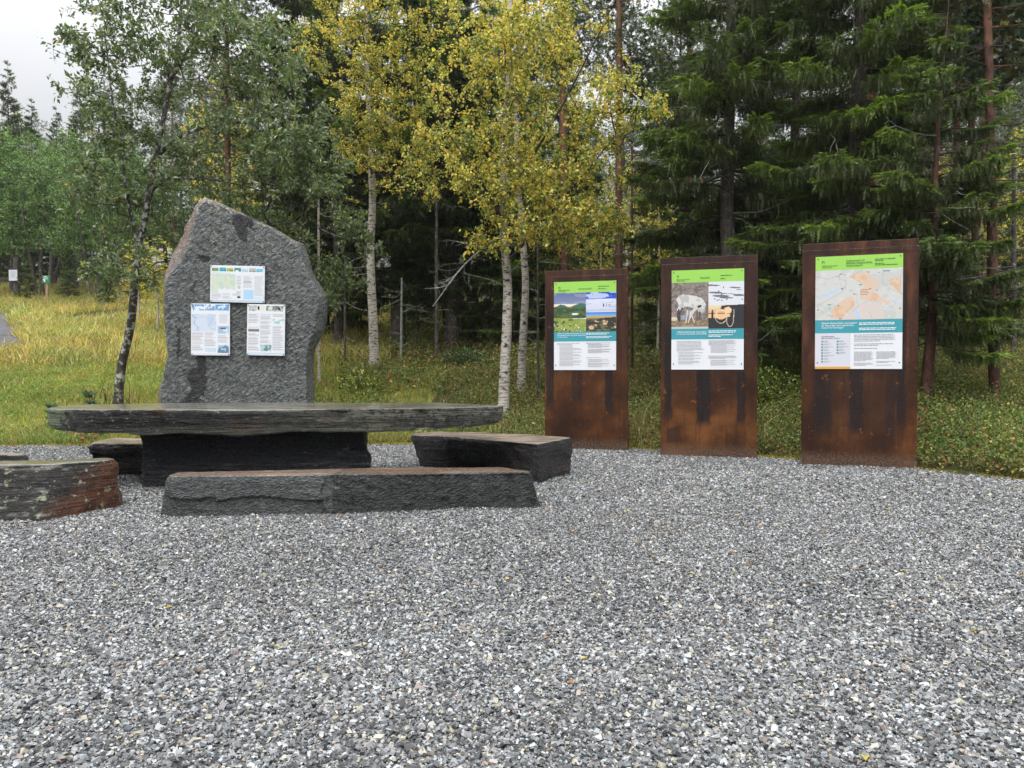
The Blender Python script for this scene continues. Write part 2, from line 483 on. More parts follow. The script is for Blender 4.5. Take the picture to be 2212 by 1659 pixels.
def mat_mono():
    s = NT('monolith'); o = s.obj()
    geo = s.n('NewGeometry'); N = s.sep(geo.outputs['Normal']); X, Y, Z = s.sep(o)
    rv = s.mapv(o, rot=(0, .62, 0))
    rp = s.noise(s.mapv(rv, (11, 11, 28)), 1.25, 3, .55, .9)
    rp2 = s.noise(s.mapv(o, (40, 40, 50)), 1.5, 3, .6)
    c = s.ramp(s.noise(o, 3, 5), [(.35, (.075, .086, .085)), (.65, (.125, .137, .132))])
    c = s.mix(s.ramp(rp, [(.46, 0), (.62, .85)]), c, (.28, .295, .285))  # wet glints on the ripple crests, put in as lighter colour
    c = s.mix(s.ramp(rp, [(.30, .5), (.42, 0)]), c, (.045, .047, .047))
    # weathered brown rind on the side facets
    side = s.n('MapRange', {'Value': s.math('ADD', Y, s.math('MULTIPLY', s.noise(o, 9, 4), .05)), 1: .045, 2: .085}).outputs[0]
    left = s.ramp(s.math('ADD', s.math('MULTIPLY', N[0], -1.0), s.math('MULTIPLY', N[2], .6)), [(.12, 0), (.3, 1)])
    brown = s.ramp(s.noise(o, 5, 5, .7), [(.38, (.17, .125, .105)), (.50, (.25, .17, .135)), (.62, (.32, .28, .25))])
    c = s.mix(s.math('MULTIPLY', side, left), c, brown)
    up = s.n('MapRange', {'Value': Z, 1: 2.45, 2: 3.2}).outputs[0]
    rr = s.ramp(s.noise(o, 4, 5, .7), [(.52, 0), (.60, .8)])
    c = s.mix(s.math('MULTIPLY', s.math('MULTIPLY', side, up), rr), c, (.30, .11, .065))
    # pale lichen freckles near the top
    ln = s.noise(o, 17, 3, .6); lm = s.noise(o, 2.2, 3)
    lf = s.math('MULTIPLY', s.ramp(ln, [(.56, 0), (.59, 1)]), s.math('MULTIPLY', s.ramp(lm, [(.45, 0), (.55, 1)]), up))
    c = s.mix(lf, c, (.55, .54, .40))
    # dark wet stains: blobs in face coordinates (x, z, half width, half height)
    wob = s.noise(o, 5, 4, .65); wx = s.math('MULTIPLY', s.math('SUBTRACT', wob, .5), .28)
    wz = s.math('MULTIPLY', s.math('SUBTRACT', s.noise(s.mapv(o, loc=(7, 3, 1)), 5, 4, .65), .5), .28)
    XX = s.math('ADD', X, wx); ZZ = s.math('ADD', Z, wz); acc = None
    for (bx, bz, hw, hh) in STAINS:
        e = s.math('ADD', s.math('POWER', s.math('ABSOLUTE', s.math('DIVIDE', s.math('SUBTRACT', XX, bx), hw)), 2.0),
                   s.math('POWER', s.math('ABSOLUTE', s.math('DIVIDE', s.math('SUBTRACT', ZZ, bz), hh)), 2.0))
        m = s.n('MapRange', {'Value': e, 1: 1.03, 2: .93}).outputs[0]
        acc = m if acc is None else s.math('MAXIMUM', acc, m)
    c = s.mix(s.math('MULTIPLY', acc, .92), c, (.022, .021, .022))
    h = s.math('ADD', rp, s.math('MULTIPLY', rp2, .4))
    s.bsdf(c, s.ramp(rp2, [(.35, .15), (.65, .36)]), s.bump(h, 1.0, .085), .7)
    return s.m
ox = float(cx)
def st(a, b, hw, hh):
    p = zs([(a, b)], SY)[0]; k = 10.4 / F / 1.746 / 1.8228
    return (p[0] - ox, p[1], hw * k, hh * k)
STAINS = [st(710, 300, 78, 60), st(700, 370, 40, 70), st(400, 1400, 62, 130), st(420, 1260, 42, 60), st(440, 560, 40, 24), st(370, 750, 14, 40), st(268, 1140, 16, 130), st(350, 1540, 60, 60), (-9, 0, .1, .1)][:8]
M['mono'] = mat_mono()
mono = empty('standing_stone', (ox, SY, 0), 'tall upright grey slab of rough rock carrying three white information sheets behind the stone table', 'standing stone')
def mono_extra(co, no):
    f = np.clip(-no[:, 1], 0, 1) ** 2
    q = co.copy(); th = .55
    a = co[:, 0] * math.cos(th) - co[:, 2] * math.sin(th); b = co[:, 0] * math.sin(th) + co[:, 2] * math.cos(th)
    return f * .013 * fbm(np.stack([a * 14, co[:, 1] * 5, b * 31], 1), 2, 61)
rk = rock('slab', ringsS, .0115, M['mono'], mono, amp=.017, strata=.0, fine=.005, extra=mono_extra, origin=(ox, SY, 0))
rk.location = (0, 0, 0)

# ------------------------------------------------------------------ table and benches
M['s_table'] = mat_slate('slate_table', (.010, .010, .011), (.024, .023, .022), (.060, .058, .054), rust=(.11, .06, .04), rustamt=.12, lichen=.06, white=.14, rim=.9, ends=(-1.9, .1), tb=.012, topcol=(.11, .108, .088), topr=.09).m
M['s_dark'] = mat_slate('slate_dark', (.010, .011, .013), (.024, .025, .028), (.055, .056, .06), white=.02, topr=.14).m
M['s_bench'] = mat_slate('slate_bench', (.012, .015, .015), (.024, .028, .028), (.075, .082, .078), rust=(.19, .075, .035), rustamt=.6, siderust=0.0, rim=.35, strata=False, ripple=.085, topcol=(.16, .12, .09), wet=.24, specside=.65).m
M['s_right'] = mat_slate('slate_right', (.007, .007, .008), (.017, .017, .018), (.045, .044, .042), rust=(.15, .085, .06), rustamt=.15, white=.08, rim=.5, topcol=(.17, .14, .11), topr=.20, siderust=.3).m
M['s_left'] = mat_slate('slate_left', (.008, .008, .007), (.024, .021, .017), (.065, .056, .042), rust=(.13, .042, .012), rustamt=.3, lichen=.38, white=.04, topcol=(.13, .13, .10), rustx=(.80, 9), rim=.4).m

def w2(px4032, d): return (px4032 - 2016) / 3047.6 * d
tt = empty('stone_table', (-2.1, 7.6, 0), 'long thick slate slab laid as a table on a dark stone block', 'table')
top_t = [(w2(320, 6.94), 6.94), (w2(900, 6.98), 6.96), (w2(1417, 7.06), 7.06), (w2(1700, 7.2), 7.22), (w2(1880, 7.45), 7.45), (w2(1975, 7.6), 7.62), (w2(1960, 7.85), 7.9),
         (w2(1742, 8.3), 8.3), (w2(1200, 8.5), 8.5), (w2(618, 8.2), 8.25), (w2(300, 7.9), 7.9), (w2(180, 7.4), 7.45), (w2(168, 7.1), 7.12)]
bot_t = [(x * .985 - .03, y + .03) for x, y in top_t]
zt_b = lambda p: .505 + (.10 if p[0] > -.5 else 0) * min(1, (p[0] + .5) / .5 if p[0] > -.5 else 0) + (.05 * min(1, (-4.0 - p[0]) / .3) if p[0] < -4.0 else 0)
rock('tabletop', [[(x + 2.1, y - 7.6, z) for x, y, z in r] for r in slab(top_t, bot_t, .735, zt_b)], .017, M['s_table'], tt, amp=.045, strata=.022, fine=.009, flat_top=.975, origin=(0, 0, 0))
f1 = 7.28
sup_t = [(w2(551, f1), f1), (w2(1000, f1), f1 - .02), (w2(1432, f1), f1 + .02), (w2(1440, 7.9), 7.95), (w2(560, 7.9), 7.95)]
sup_b = [(w2(572, f1 - .04), f1 - .06), (w2(1000, f1), f1 - .04), (w2(1472, f1), f1), (w2(1450, 7.9), 7.95), (w2(580, 7.9), 7.95)]
rock('base_block', [[(x + 2.1, y - 7.6, z) for x, y, z in r] for r in slab(sup_t, sup_b, .52, -.10)], .017, M['s_dark'], tt, amp=.04, strata=.04, fine=.006, origin=(0, 0, 0))

# front bench
d0, d1 = 5.85, 6.27
b_t = [(w2(650, 5.90), 5.92), (w2(676, d0), 5.84), (w2(1300, 6.0), 6.0), (w2(1800, 6.15), 6.15), (w2(2092, d1), 6.27), (w2(2090, 6.36), 6.38), (w2(1985, 6.6), 6.60), (w2(1500, 6.5), 6.48), (w2(1000, 6.2), 6.22), (w2(690, 6.05), 6.06)]
b_b = [(w2(618, 5.86), 5.88), (w2(676, d0), 5.81), (w2(1300, 5.96), 5.96), (w2(1800, 6.12), 6.12), (w2(2132, d1), 6.25), (w2(2125, 6.4), 6.42), (w2(1985, 6.6), 6.64), (w2(1500, 6.5), 6.52), (w2(1000, 6.2), 6.26), (w2(700, 6.05), 6.1)]
def slabstep(co, no):
    # an outer sheet of rock has broken away along the lower edge of the front
    f = np.clip(-no[:, 1] - .3, 0, 1) / .7
    X = co[:, 0]; Z = co[:, 2]
    low = (Z < .105 + .02 * np.sin(X * 7) + np.where(X < -.95, .03, 0))
    left = X < -.16
    return -f * np.where(low & left, .020, 0.0) - f * np.where(X > -.16 + .02 * np.sin(Z * 30), .014, 0) + f * .014 * fbm(np.stack([X * 17, co[:, 1] * 8, Z * 34 + X * 6], 1), 2, 71) * np.where(left, .35, 1.2)
rock('stone_bench', slab(b_t, b_b, lambda p: .288 - .010 * (p[0] + 2.6), -.06), .0095, M['s_bench'], amp=.016, strata=.006, fine=.004, flat_top=.6, extra=lambda co, no: slabstep(co - np.array([-1.3, 0, 0]), no),
     label='low front bench of rippled dark slate with a rusty orange top edge', cat='bench', group='stone benches round the table')
# right bench
r_t = [(.26, 7.48), (.64, 8.18), (.30, 8.62), (-.35, 9.0), (-.95, 9.28), (-1.15, 9.12), (-1.17, 8.87), (-.70, 8.50), (-.2, 8.0)]
r_b = [(.27, 7.48), (.60, 8.12), (.28, 8.5), (-.35, 8.85), (-.85, 9.15), (-1.02, 9.05), (-1.05, 8.87), (-.60, 8.60), (-.1, 8.12)]
zb_r = lambda p: -.08 if p[0] > .05 or p[0] < -.62 else .06
rock('stone_bench', slab(r_t, r_b, lambda p: .345 + .03 * (p[0] + 1.2) / 1.8, zb_r), .014, M['s_right'], amp=.035, strata=.012, fine=.008, flat_top=.85,
     label='angular black bench with a reddish grey top beside the right end of the table', cat='bench', group='stone benches round the table')
# left front bench
l_t = [(-5.3, 5.86), (w2(0, 5.88), 5.88), (w2(184, 5.9), 5.90), (w2(300, 6.02), 6.02), (w2(439, 6.2), 6.20), (w2(460, 6.3), 6.30), (w2(434, 6.4), 6.38), (w2(200, 6.2), 6.22), (w2(0, 6.14), 6.14), (-5.3, 6.12)]
l_b = [(-5.3, 5.60), (w2(0, 5.62), 5.62), (w2(150, 5.6), 5.60), (w2(325, 5.92), 5.92), (w2(476, 6.32), 6.32), (w2(484, 6.5), 6.50), (w2(440, 6.6), 6.60), (w2(200, 6.4), 6.42), (w2(0, 6.3), 6.3), (-5.3, 6.28)]
rock('stone_bench', slab(l_t, l_b, .37, -.08), .0135, M['s_left'], amp=.03, strata=.008, fine=.008, flat_top=.9,
     label='lichen speckled bench with a rust red right end at the left edge of the forecourt', cat='bench', group='stone benches round the table')
# bench behind, left of the support
k_t = [(w2(345, 8.1), 8.12), (w2(640, 8.1), 8.05), (w2(700, 8.6), 8.7), (w2(450, 8.85), 8.85), (w2(370, 8.5), 8.55)]
k_b = [(w2(355, 8.1), 8.14), (w2(640, 8.1), 8.1), (w2(700, 8.6), 8.7), (w2(450, 8.8), 8.8), (w2(385, 8.5), 8.5)]
rock('stone_bench', slab(k_t, k_b, .315, -.06), .015, M['s_right'], amp=.05, strata=.05, fine=.008, flat_top=.85,
     label='short dark bench partly hidden between the table block and the rusty left bench', cat='bench', group='stone benches round the table')
j_t = [(-6.2, 6.62), (-5.0, 6.62), (w2(97, 6.68), 6.68), (w2(92, 6.8), 6.85), (-5.2, 7.02), (-6.2, 7.05)]
rock('stone_bench', slab(j_t, [(x, y - .01) for x, y in j_t], .355, -.06), .016, M['s_right'], amp=.03, strata=.02, fine=.006, flat_top=.9,
     label='flat bench end peeping out at the left edge behind the rusty bench', cat='bench', group='stone benches round the table')

# ------------------------------------------------------------------ small mesh helpers for signs
def boxes(L):
    V = []; Fc = []
    for (x0, x1, y0, y1, z0, z1) in L:
        b = len(V)
        V += [(x0, y0, z0), (x1, y0, z0), (x1, y1, z0), (x0, y1, z0), (x0, y0, z1), (x1, y0, z1), (x1, y1, z1), (x0, y1, z1)]
        Fc += [(b, b + 3, b + 2, b + 1), (b + 4, b + 5, b + 6, b + 7), (b, b + 1, b + 5, b + 4), (b + 1, b + 2, b + 6, b + 5), (b + 2, b + 3, b + 7, b + 6), (b + 3, b, b + 4, b + 7)]
    return np.array(V, float), np.array(Fc)

def text_tris(items):
    """items: (string, x, z, size) -> flat triangles in the x-z plane"""
    Vs = []; Ts = []; off = 0
    for (s, x, z, size) in items:
        cu = bpy.data.curves.new('t', 'FONT'); cu.body = s; cu.size = size; cu.offset = size * .006; cu.resolution_u = 2
        o = bpy.data.objects.new('t', cu); C.objects.link(o)
        dg = bpy.context.evaluated_depsgraph_get(); me = bpy.data.meshes.new_from_object(o.evaluated_get(dg))
        bpy.data.objects.remove(o)
        me.calc_loop_triangles()
        n = len(me.vertices)
        if n == 0: continue
        co = np.empty(n * 3, np.float32); me.vertices.foreach_get('co', co); co = co.reshape(-1, 3)
        t = np.empty(len(me.loop_triangles) * 3, np.int32); me.loop_triangles.foreach_get('vertices', t)
        Vs.append(np.stack([co[:, 0] + x, np.zeros(n), co[:, 1] + z], 1)); Ts.append(t.reshape(-1, 3) + off); off += n
    return np.concatenate(Vs), np.concatenate(Ts)

def text_obj(name, items, y, mat, parent):
    V, T = text_tris(items); V[:, 1] = y
    return mk(name, V, T, mat, parent)

def bars(lines, y, seed=0):
    """small print: rows of word-length dashes. lines: (x0, x1, z, height)"""
    rg = random.Random(seed); V = []; Fc = []
    for (x0, x1, z, h) in lines:
        x = x0
        while x < x1:
            w = rg.uniform(1.2, 5.5) * h
            e = min(x + w, x1)
            b = len(V); V += [(x, y, z), (e, y, z), (e, y, z + h), (x, y, z + h)]; Fc.append((b, b + 1, b + 2, b + 3))
            x = e + h * .65
    return np.array(V), np.array(Fc)

def para(x0, x1, z, n, lead, h, seed, last=.6):
    rg = random.Random(seed)
    return [(x0, x0 + (x1 - x0) * (last if i == n - 1 else rg.uniform(.86, 1)), z - i * lead, h) for i in range(n)]

class Pic:
    """tiny raster painter; becomes a flat mesh with one coloured face per dot"""
    def __init__(s, w, h, col=(1, 1, 1)):
        s.w, s.h = w, h; s.a = np.zeros((h, w, 3)) + np.array(col)
        s.Y, s.X = np.mgrid[0:h, 0:w]; s.X = (s.X + .5) / w; s.Y = (s.Y + .5) / h   # Y downwards
    def n(s, sx, sy, seed=0, o=4):
        return fbm(np.stack([s.X.ravel() * sx, s.Y.ravel() * sy, np.full(s.X.size, seed * 1.7 + .3)], 1), o, seed).reshape(s.h, s.w)
    def put(s, m, col, f=1.0):
        m = (np.asarray(m, float) * f)[..., None]; s.a = s.a * (1 - m) + np.array(col) * m
    def grad(s, y0, y1, c0, c1):
        t = ((s.Y - y0) / (y1 - y0)).clip(0, 1)[..., None]; m = (s.Y >= y0) & (s.Y < y1)
        s.a[m] = (np.array(c0) * (1 - t) + np.array(c1) * t)[m]
    def ell(s, x, y, rx, ry, col, f=1.0, rot=0):
        dx = s.X - x; dy = (s.Y - y) * s.h / s.w; ry = ry * s.h / s.w
        a = dx * math.cos(rot) + dy * math.sin(rot); b = -dx * math.sin(rot) + dy * math.cos(rot)
        s.put((a / rx) ** 2 + (b / ry) ** 2 < 1, col, f)
    def rect(s, x0, x1, y0, y1, col): s.put((s.X >= x0) & (s.X < x1) & (s.Y >= y0) & (s.Y < y1), col)
    def line(s, pts, w, col, f=1.0):
        m = np.zeros((s.h, s.w), bool); k = s.h / s.w
        for (x0, y0), (x1, y1) in zip(pts[:-1], pts[1:]):
            dx, dy = x1 - x0, (y1 - y0) * k; L = dx * dx + dy * dy + 1e-9
            t = (((s.X - x0) * dx + (s.Y - y0) * k * dy) / L).clip(0, 1)
            m |= np.hypot(s.X - x0 - t * dx, (s.Y - y0) * k - t * dy) < w
        s.put(m, col, f)
    def poly(s, pts, col, f=1.0):
        m = np.zeros((s.h, s.w), bool); n = len(pts)
        for i in range(n):
            x0, y0 = pts[i]; x1, y1 = pts[(i + 1) % n]
            if y0 == y1: continue
            c = ((y0 > s.Y) != (y1 > s.Y)) & (s.X < (x1 - x0) * (s.Y - y0) / (y1 - y0) + x0)
            m ^= c
        s.put(m, col, f)
    def mesh(s, name, x0, x1, z0, z1, y, parent):
        xs = np.linspace(x0, x1, s.w + 1); zz = np.linspace(z1, z0, s.h + 1)
        X, Z = np.meshgrid(xs, zz); V = np.stack([X.ravel(), np.full(X.size, y), Z.ravel()], 1)
        i = np.arange(X.size).reshape(s.h + 1, s.w + 1)
        Fc = np.stack([i[1:, :-1].ravel(), i[1:, 1:].ravel(), i[:-1, 1:].ravel(), i[:-1, :-1].ravel()], 1)
        return mk(name, V, Fc, M['print'], parent, col=(s.a.reshape(-1, 3)).clip(0, 1))

M['white'] = flatcol('panel_white', (.78, .80, .84), .32)
M['greenband'] = flatcol('header_green', (.33, .66, .11), .32)
M['tealband'] = flatcol('teal_band', (.055, .33, .40), .32)
M['ink'] = flatcol('ink', (.03, .035, .03), .5)
M['inkgreen'] = flatcol('ink_green', (.05, .13, .03), .5)
M['inkgrey'] = flatcol('ink_grey', (.36, .37, .40), .5)
M['inkwhite'] = flatcol('ink_white', (.85, .9, .92), .5)
M['lav'] = flatcol('legend_grey', (.66, .67, .73), .35)
M['orange'] = flatcol('orange_strip', (.75, .36, .08), .35)
M['screw'] = flatcol('screw', (.08, .075, .08), .35, .5, .8)
M['teal'] = flatcol('legend_teal', (.10, .30, .36), .4)

def corten(name, stains, tone, seed):
    """weathering steel. stains: (x, z, half width, half height, strength) dark runs"""
    s = NT(name); o = s.obj(); X, Y, Z = s.sep(o)
    of = s.mapv(o, loc=(seed * 3.1, seed, seed * 1.7))
    a = s.noise(of, 1.5, 6, .6); b = s.noise(s.mapv(of, (5, 5, 1.2)), 1.6, 6, .65); g = s.noise(of, 70, 4, .7)
    low = s.n('MapRange', {'Value': Z, 1: .1, 2: 2.4}).outputs[0]
    c = s.ramp(a, [(.36, (.026, .010, .005)), (.5, (.070, .025, .008)), (.64, (.16, .062, .017))])
    up = s.ramp(b, [(.36, tone[0]), (.52, tone[1]), (.66, tone[2])])
    c = s.mix(s.ramp(s.math('ADD', low, s.math('MULTIPLY', s.math('SUBTRACT', a, .5), .5)), [(.36, 0), (.52, 1)]), c, up)
    wob = s.math('MULTIPLY', s.math('SUBTRACT', s.noise(s.mapv(of, (3, 3, 1.2)), 5, 7, .75), .5), .13)
    dirt = s.noise(s.mapv(of, (16, 16, .8)), 1.5, 6, .7)
    wz = s.math('MULTIPLY', s.math('SUBTRACT', s.noise(of, 3, 5, .65), .5), .16)
    XX = s.math('ADD', X, wob); ZZ = s.math('ADD', Z, wz)
    for (x, z, hw, hh, k) in stains:
        e = s.math('MAXIMUM', s.math('DIVIDE', s.math('ABSOLUTE', s.math('SUBTRACT', XX, x)), hw), s.math('SUBTRACT', s.math('DIVIDE', s.math('ABSOLUTE', s.math('SUBTRACT', ZZ, z)), hh), .0))
        m = s.n('MapRange', {'Value': e, 1: 1.14, 2: .86}).outputs[0]
        st_ = s.noise(s.mapv(of, (22, 22, 2)), 2, 4, .6)
        m = s.math('MULTIPLY', m, s.ramp(st_, [(.3, .65), (.6, 1)]))
        c = s.mix(s.math('MULTIPLY', m, min(1, k * 1.12)), c, (.009, .010, .012))
    c = s.mix(s.ramp(dirt, [(.52, 0), (.66, .55)]), c, (.016, .012, .011))
    c = s.mix(s.ramp(dirt, [(.30, .4), (.42, 0)]), c, (.13, .050, .018))
    c = s.mix(s.ramp(s.noise(of, 7, 6, .8), [(.60, 0), (.64, .75)]), c, (.24, .085, .022))
    c = s.mix(s.ramp(g, [(.5, 0), (.75, .25)]), c, (.22, .11, .06))
    # splashed grit along the foot
    sp = s.math('ADD', Z, s.math('MULTIPLY', s.math('SUBTRACT', s.noise(s.mapv(of, (9, 9, 5)), 4, 6, .8), .5), -.22))
    m = s.math('MULTIPLY', s.n('MapRange', {'Value': sp, 1: .16, 2: .06}).outputs[0], s.ramp(s.noise(of, 45, 4, .8), [(.45, .1), (.6, .75)]))
    c = s.mix(m, c, (.16, .125, .10))
    s.bsdf(c, s.ramp(b, [(.3, .34), (.7, .55)]), s.bump(g, .25, .004), .22)
    return s.m

def logo(y, parent, x, z, w):
    L = []
    t = w * .2
    V, Fc = boxes([(x, x + t, y - .001, y, z, z + w), (x + w * .72, x + w * .72 + t, y - .001, y, z, z + w * .95), (x + t, x + w * .72, y - .001, y, z + w * .78, z + w)])
    return mk('emblem', V, Fc, M['ink'], parent)

def make_sign(pL, pR, hgt, u0, u1, z0, z1, tone, stains, seed, label, fill):
    (xl, yl), (xr, yr) = pL, pR
    W = math.hypot(xr - xl, yr - yl); cxs, cys = (xl + xr) / 2, (yl + yr) / 2
    root = empty('information_sign', (cxs, cys, .0), label, 'sign', 'rusty steel information signs along the gravel edge', math.atan2(yr - yl, xr - xl))
    T = .06
    V, Fc = boxes([(-W / 2, W / 2, 0, T, -.15, hgt)])
    # bevelled steel box: subdivide the front slightly so edges catch light
    me_o = mk('steel_plate', V, Fc, corten('corten_%d' % seed, stains, tone, seed), root)
    bv = me_o.modifiers.new('b', 'BEVEL'); bv.width = .004; bv.segments = 2
    V, Fc = boxes([(-W / 2 + .003, W / 2 - .003, -.003, 0, hgt - .085, hgt - .079)])
    mk('weld_seam', V, Fc, M['sprucebark'], root)
    pw = (u1 - u0) * W; ph = z1 - z0; x0 = -W / 2 + u0 * W
    V, Fc = boxes([(x0, x0 + pw, -.014, -.002, z0, z1)])
    panel = mk('information_panel', V, Fc, M['white'], root)
    def band(name, a, b, c, d, mat, y=-.0155, t=.0015):   # fractions of the panel, v downwards
        V, Fc = boxes([(x0 + a * pw, x0 + b * pw, y, y + t, z1 - d * ph, z1 - c * ph)])
        return mk(name, V, Fc, mat, panel)
    fill(dict(x0=x0, pw=pw, ph=ph, z1=z1, z0=z0, panel=panel, band=band, X=lambda u: x0 + u * pw, Z=lambda v: z1 - v * ph))
    for (u, v) in ((.03, .022), (.97, .022), (.03, .945), (.97, .945)) + (((.03, .475), (.97, .475)) if seed == 3 else ()):
        a = np.linspace(0, 2 * PI, 9)[:-1]
        cx_, cz_ = x0 + u * pw, z1 - v * ph
        V = np.concatenate([np.stack([cx_ + .008 * np.cos(a), np.full(8, -.0145), cz_ + .008 * np.sin(a)], 1), np.stack([cx_ + .007 * np.cos(a), np.full(8, -.019), cz_ + .007 * np.sin(a)], 1)])
        i = np.arange(8); j = (i + 1) % 8
        Fc = np.stack([i, j, j + 8, i + 8], 1); cap = np.array([[8, 9, 10, 11], [8, 11, 12, 15], [12, 13, 14, 15]])
        mk('screw', V, np.concatenate([Fc, cap]), M['screw'], panel)
    return root

YB, YP, YT = -.0155, -.0165, -.0180

def fill1(k):
    X, Z, b, pn = k['X'], k['Z'], k['band'], k['panel']; pw = k['pw']
    b('header_band', 0, 1, 0, .125, M['greenband']); b('text_band', 0, 1, .565, .675, M['tealband'])
    logo(YP, pn, X(.075), Z(.078), .026)
    text_obj('lettering', [('Sporløs ferdsel', X(.40), Z(.09), .030)], YT, M['inkgreen'], pn)
    text_obj('lettering', [('Blåfjella-Skjækerfjella', X(.075), Z(.098), .019), ('Nasjonalpark', X(.075), Z(.111), .019)], YT, M['inkgreen'], pn)
    V, Fc = bars([(X(.71), X(.885), Z(.063), .008), (X(.71), X(.84), Z(.09), .008)], YT, 2); mk('small_print', V, Fc, M['inkgreen'], pn)
    V, Fc = bars([(X(.52), X(.89), Z(.588), .008), (X(.52), X(.85), Z(.600), .008), (X(.52), X(.93), Z(.626), .008), (X(.52), X(.89), Z(.640), .008)], YT, 5); mk('small_print', V, Fc, M['inkwhite'], pn)
    text_obj('lettering', [('Gjennom sporløs ferdsel bidrar vi til at', X(.055), Z(.592), .0245), ('alle besøkende får den gode opplevelsen', X(.055), Z(.612), .0245), ('av vakre natur.', X(.055), Z(.632), .0245)], YT, M['inkwhite'], pn)
    L = []
    for n, z in ((2, .70), (1, .728), (1, .743), (3, .758), (2, .80), (3, .828), (2, .87), (3, .90), (2, .94)):
        L += para(X(.055 if n == 2 and z == .70 else .09), X(.46), Z(z), n, .0165, .0065, int(z * 1000))
    for n, z, i in ((2, .695, .52), (2, .712, .55), (3, .730, .55), (3, .765, .55), (3, .79, .55), (1, .86, .52), (2, .88, .55), (2, .90, .55), (3, .925, .55), (2, .955, .55)):
        L += para(X(i), X(.92), Z(z), n, .0105, .0045, int(z * 999))
    V, Fc = bars(L, YP, 9); mk('small_print', V, Fc, M['inkgrey'], pn)
    # photograph: green valley under a storm sky
    p = Pic(70, 84); p.grad(0, .33, (.13, .17, .36), (.22, .27, .42)); p.put(p.n(4, 12, 1) > .15, (.30, .33, .46), .7)
    p.put((p.Y > .28) & (p.Y < .36), (.85, .75, .60))
    p.poly([(0, .36), (.1, .34), (.2, .30), (.32, .31), (.42, .36), (.52, .37), (.6, .33), (.78, .28), (.9, .27), (1, .30), (1, .5), (0, .5)], (.06, .16, .13))
    p.put((p.Y > .38) & (p.Y < .66), (.05, .09, .035)); p.put((p.Y > .38) & (p.Y < .64) & (p.n(6, 18, 3) > .05), (.10, .15, .06))
    p.ell(.66, .545, .11, .026, (.75, .82, .86))
    p.put(p.Y > .64 + .04 * p.X, (.26, .34, .07)); p.put((p.Y > .65) & (p.n(7, 16, 5) > .1), (.36, .40, .10)); p.put((p.Y > .68) & (p.n(16, 20, 8) > .12) & (np.hypot(p.X - .3, p.Y - .88) < .34), (.06, .10, .05))
    p.put((p.Y > .8) & (p.n(30, 36, 11, 1) > .66), (.8, .82, .8)); p.mesh('printed_photo', X(0), X(.52), Z(.565), Z(.125), YP, pn)
    p = Pic(60, 42); p.grad(0, .4, (.02, .07, .50), (.05, .12, .6)); p.put((p.Y < .32) & (p.n(3, 6, 2) > .02), (.55, .62, .85), .9); p.grad(.33, 1.01, (.70, .74, .90), (.62, .64, .80))
    p.put((p.Y > .33) & (p.n(2, 9, 6) > .1), (.46, .50, .70), .7)
    for x in (.57, .66): p.rect(x, x + .03, .56, .74, (.02, .02, .06))
    p.ell(.78, .66, .06, .07, (.40, .42, .55), .7); p.mesh('printed_photo', X(.52), X(1), Z(.35), Z(.125), YP, pn)
    p = Pic(60, 42); p.grad(0, .25, (.03, .20, .62), (.25, .55, .8)); p.put((p.Y > .2) & (p.Y < .38), (.55, .36, .16)); p.put(p.Y > .26 + .1 * (1 - p.X) , (.035, .045, .04))
    p.put((p.Y > .3) & (p.n(7, 12, 4) > .12), (.16, .15, .08)); 
    for (x, y, r) in ((.18, .80, .09), (.33, .47, .04), (.4, .5, .03), (.6, .45, .05), (.63, .6, .07), (.7, .5, .04), (.33, .68, .04), (.98, .78, .05), (.95, .6, .02)): p.ell(x, y, r, r * 1.1, (.68, .44, .28))
    p.mesh('printed_photo', X(.52), X(1), Z(.565), Z(.35), YP, pn)

